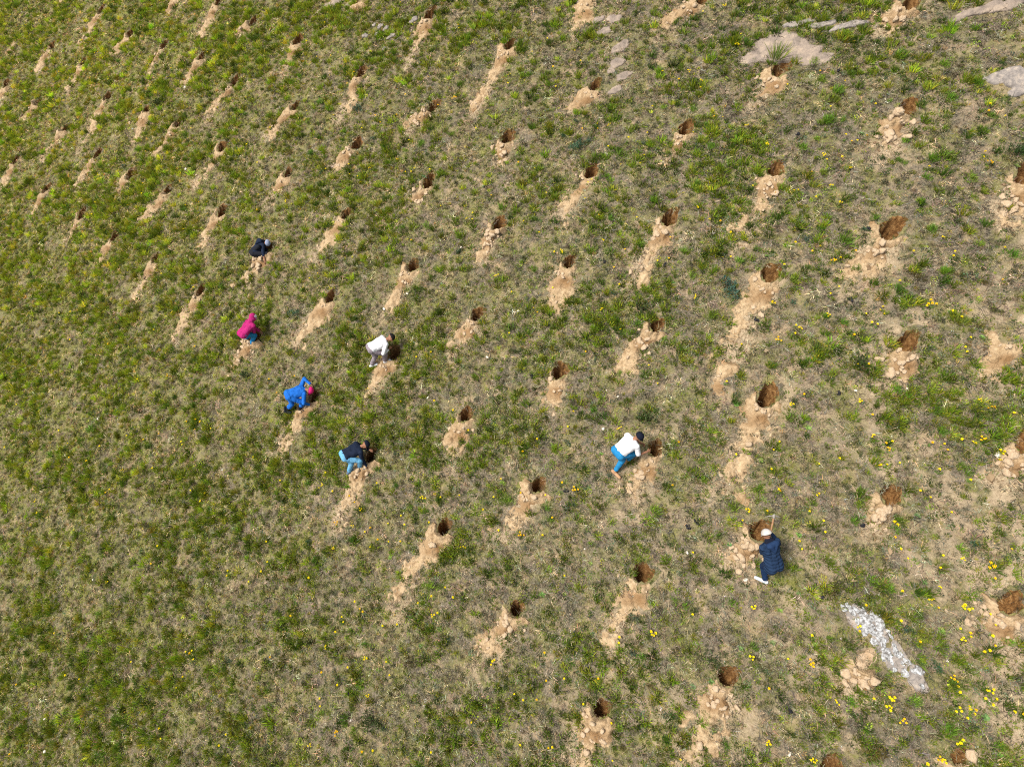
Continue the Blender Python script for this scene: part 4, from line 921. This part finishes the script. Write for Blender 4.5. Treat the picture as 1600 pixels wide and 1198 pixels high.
    if hw:
        o = dome(hw['name'], hw['mat'], .108, .0 if hw['name'] == 'cap' else -.12)
        if hw.get('bill'):
            bm = bmesh.new(); rows = []; bf = unit(fr * 1.0 - up * .12) * hw['bill']
            for i in range(5):
                t_ = i / 4; row = []
                for j in range(9):
                    an = (j / 8 - .5) * 2.3; w = math.sin(an) * .098 * (1 - .10 * t_ * t_); f_ = math.cos(an) * .100 * 1.1 + t_ * .085 * math.cos(an * .8)
                    row.append(bm.verts.new(Vector(head - fr * .012 + up * (.020 - .02 * t_ - .10 * w * w * 8) + bf * f_ + rs * w - rootp)))
                rows.append(row)
            for i in range(4):
                for j in range(8): bm.faces.new((rows[i][j], rows[i][j + 1], rows[i + 1][j + 1], rows[i + 1][j]))
            bmesh.ops.solidify(bm, geom=bm.faces[:], thickness=.006); bl = bm_obj('bill', bm, hw.get('billmat', hw['mat']), root); bl.parent = o
    if sp.get('check'):
        P_ = lambda p: tuple(np.round(proj(p)[:2]).astype(int))
        print(label[:30], 'torso', round(float(np.linalg.norm(neck - pel)), 2), 'pelvis', P_(pel), 'neck', P_(neck), 'head', P_(head), 'tor', np.round(tor, 2), 'knees', [P_(l[1]) for l in legs], 'leglen', [round(float(np.linalg.norm(l[0] - l[2])), 2) for l in legs], 'hands', [P_(x[2]) for x in arms])
    return root

M['sole'] = mat('dark_sole', (.03, .03, .03), .8); M['white_sole'] = mat('white_sole', (.6, .6, .58), .7)
D_NAVY = cloth_mat('dark_navy_cloth', (.010, .016, .034)); D_BLACK = cloth_mat('near_black_cloth', (.012, .013, .018)); PINK = cloth_mat('magenta_jacket', (.36, .018, .125), (.26, .010, .085))
JEANB = cloth_mat('blue_jeans', (.02, .19, .38), (.013, .13, .29)); LJEAN = cloth_mat('light_jeans', (.13, .33, .50), (.085, .24, .39)); WHITE = cloth_mat('white_cotton', (.66, .65, .65), (.52, .51, .51)); GREYT = cloth_mat('grey_trousers', (.24, .20, .215), (.17, .14, .15))
BLUE = cloth_mat('blue_overalls', (.014, .125, .46), (.008, .08, .32)); RUBBER = cloth_mat('black_rubber_boot', (.012, .015, .02), None, .1); WSHOE = cloth_mat('white_shoe', (.74, .75, .76), None, .1); GSHOE = cloth_mat('pale_boot', (.55, .57, .60), None, .15)
TANS = cloth_mat('tan_shoe', (.42, .24, .13), None, .15); DSHOE = cloth_mat('blue_grey_shoe', (.10, .14, .20), None, .15); CAPB = cloth_mat('black_cap', (.008, .010, .02), None, .15); CAPP = cloth_mat('pink_cap', (.62, .02, .16), None, .15); CAPW = cloth_mat('white_cap', (.50, .45, .41), None, .15)
NAVYC = cloth_mat('navy_quilted_coat', (.014, .030, .066), (.009, .020, .046)); DJEAN = cloth_mat('dark_blue_trousers', (.010, .026, .070)); WVIS = cloth_mat('white_bill', (.6, .55, .56), None, .1)
HOODC = cloth_mat('navy_hood', (.016, .036, .085), (.009, .022, .06))
_q = NAVYC.node_tree; _qw = nd(NAVYC, 'ShaderNodeTexWave', bands_direction='Z'); _qw.inputs['Scale'].default_value = 5; _qt = nd(NAVYC, 'ShaderNodeTexCoord'); _q.links.new(_qt.outputs['Object'], _qw.inputs[0])
_qb = nd(NAVYC, 'ShaderNodeBump'); _qb.inputs['Distance'].default_value = .012; _q.links.new(_qw.outputs['Fac'], _qb.inputs['Height']); _q.links.new(_qb.outputs[0], _q.nodes['Principled BSDF'].inputs['Normal'])
BEAN = mat('striped_beanie', (.2, .25, .4), .9)
_w = nd(BEAN, 'ShaderNodeTexWave'); _w.inputs['Scale'].default_value = 16; _t = nd(BEAN, 'ShaderNodeTexCoord'); _r = nd(BEAN, 'ShaderNodeValToRGB')
_r.color_ramp.elements[0].color = (.035, .05, .12, 1); _r.color_ramp.elements[1].color = (.42, .47, .58, 1)
BEAN.node_tree.links.new(_t.outputs['Object'], _w.inputs[0]); BEAN.node_tree.links.new(_w.outputs[0], _r.inputs[0]); BEAN.node_tree.links.new(_r.outputs[0], BEAN.node_tree.nodes['Principled BSDF'].inputs[0])

CHK = True
person('person crouching in dark clothes and striped beanie, leaning into a pit', dict(heading=(.95, .2), pelvis=(396, 395, .24), neck=(411, 378), head=(417, 380), torso=.48, check=CHK,
  feet=[(404, 405, 409, 407), (403, 399, 409, 398)], hands=[(414, 408.5, .12, (-.3, .5, -.3)), (423, 398, -.1, (0, .4, -.5))], face=np.array([.5, -.5, -.7]), knee=np.array([1., -.2, .9]),
  top=dict(mat=D_NAVY, sleeve=1.35, hood='down'), legs=dict(mat=D_BLACK), shoes=dict(mat=DSHOE), hair=True, hat=dict(name='beanie', mat=BEAN)))
person('person in magenta hooded jacket and blue jeans bending over a pit', dict(heading=(.8, .6), pelvis=(379.5, 521, .70), neck=(395, 501), head=(396, 495.5), torso=.46, check=CHK,
  feet=[(394, 540.5, 401, 540), (384, 536, 389, 539)], hands=[(395, 518, .30, (-.2, .7, -.2)), (405, 517, .15, (0, .4, -.4))], face=np.array([.9, .1, -.5]),
  top=dict(mat=PINK, sleeve=1.93, hood='up', hem=.03, flare=.018), legs=dict(mat=JEANB, len=.88), shoes=dict(mat=TANS, sole=TANS), hat=dict(name='cap', mat=WVIS, bill=.95)))
person('person in white top and grey trousers bending towards a pit', dict(heading=(.97, .12), pelvis=(579.5, 544, .73), neck=(605, 530), head=(611.5, 527), check=CHK,
  feet=[(601, 565, 610, 562.5), (581, 571, 588, 569)], hands=[(608, 545, .42, (-.5, .5, -.6)), (596, 541, .42, (-.2, .5, .3))], face=np.array([.8, -.5, -.5]), knee=np.array([1., -.1, .4]),
  top=dict(mat=WHITE, sleeve=1.75, name='shirt', flare=.018), legs=dict(mat=GREYT, wide=.012), shoes=dict(mat=WSHOE, sole=M['white_sole']), hair=True))
person('person in blue overalls, pink cap and black boots crouching beside a pit', dict(heading=(.98, .1), pelvis=(451, 617, .60), neck=(477, 608), head=(484, 610), check=CHK,
  feet=[(468.5, 640, 475, 641), (448.5, 643, 454, 644.5)], hands=[(483.5, 632, .10, (-.2, .5, -.6)), (485, 600, .32, (-.3, .8, .7))], face=np.array([.75, -.5, -.5]), knee=np.array([1., -.1, .5]),
  top=dict(mat=BLUE, sleeve=1.92, name='overall_top', hem=.0), legs=dict(mat=BLUE, len=.5, wide=.02), shoes=dict(mat=RUBBER, high=.12), hair=True, hat=dict(name='cap', mat=CAPP, bill=1.0)))
person('person in dark top, light blue jeans and dark cap leaning into a pit', dict(heading=(.95, .2), pelvis=(538, 711.5, .74), neck=(565, 697), head=(571.5, 694.5), check=CHK,
  feet=[(564.5, 731, 572, 732), (547, 738, 553, 735)], hands=[(573.5, 729, .16, (-.3, .3, -.5)), (577, 702, .35, (0, .4, -.5))], face=np.array([.85, -.35, -.5]), knee=np.array([1., -.1, .4]),
  top=dict(mat=D_NAVY, sleeve=1.92, hood=None, flare=.014), legs=dict(mat=LJEAN, wide=.008), shoes=dict(mat=DSHOE, sole=M['white_sole']), hair=True, hat=dict(name='cap', mat=CAPB, bill=1.0)))
person('person in white t-shirt, blue jeans and black cap reaching to a pit', dict(heading=(.83, .55), pelvis=(966, 706.5, .76), neck=(991, 685.5), head=(999, 682), check=CHK,
  feet=[(980.5, 721, 989, 714), (961, 738.5, 967, 744)], hands=[(1011, 705.5, .42, (-.4, .35, -1)), (1006, 694, .15, (0, .3, -.4))], face=np.array([.8, -.2, -.55]), knee=np.array([.6, .1, .3]),
  top=dict(mat=WHITE, sleeve=.85, name='shirt', hem=-.10, flare=.012), legs=dict(mat=JEANB, len=.86), shoes=dict(mat=TANS, sole=TANS), hair=True, hat=dict(name='cap', mat=CAPB, bill=.9)))
person('person in navy hooded coat and white cap swinging a pickaxe over a pit', dict(heading=(-.35, .94), pelvis=(1207.5, 876, .78), neck=(1202, 847), head=(1197.5, 834.5), check=CHK, torso=.48,
  feet=[(1215, 886, 1213, 881), (1193.5, 907, 1182, 902)], hands=[(1205, 832.5, .62, (-.3, .35, -.6)), (1193.5, 866, .45, (-.4, .6, -.3))], face=np.array([-.5, .5, -.75]), knee=np.array([-.35, .9, .3]), curl=1.3,
  top=dict(mat=NAVYC, sleeve=1.92, hood='down', hem=.15, flare=.04, name='coat', hoodmat=HOODC), legs=dict(mat=DJEAN), shoes=dict(mat=GSHOE, sole=M['white_sole']), hair=True, hat=dict(name='cap', mat=CAPW, bill=.8)))

# ------------------------------------------------------------------ the pickaxe
p0 = gp(1196, 871, .44); p1 = gp(1209.3, 806.5, .78); pr = bpy.data.objects.new('pickaxe', None); COL.objects.link(pr); pr.location = p0
tag(pr, 'pickaxe with wooden handle held by the worker in navy coat', 'pickaxe')
WOOD = noise_mat('tool_wood', [(.3, (.22, .12, .06)), (.7, (.36, .21, .11))], 25, .7); STEEL = noise_mat('worn_steel', [(.3, (.15, .13, .11)), (.7, (.30, .27, .23))], 25, .5)
t = Solid(); t.chain([p0, p0 * .5 + p1 * .5, p1], [.019, .017, .022]); t.build('handle', WOOD, pr, p0, .005, 2)
ud = unit(p1 - p0); sdv = unit(np.cross(ud, FW)); dn = unit(np.cross(sdv, ud))
t = Solid(); t.cap(p1 - ud * .02, p1 + ud * .03, .032, .030)
for sg in (1, -1):
    q = [p1 + sdv * sg * x + ud * (.012 - .9 * x * x * (1.6 if sg > 0 else .5)) for x in (0, .06, .12, .20 if sg > 0 else .12)]
    t.chain(q[:4 if sg > 0 else 3], [.020, .016, .011, .006])
t.build('pick_head', STEEL, pr, p0, .005, 2)
flush_labels()
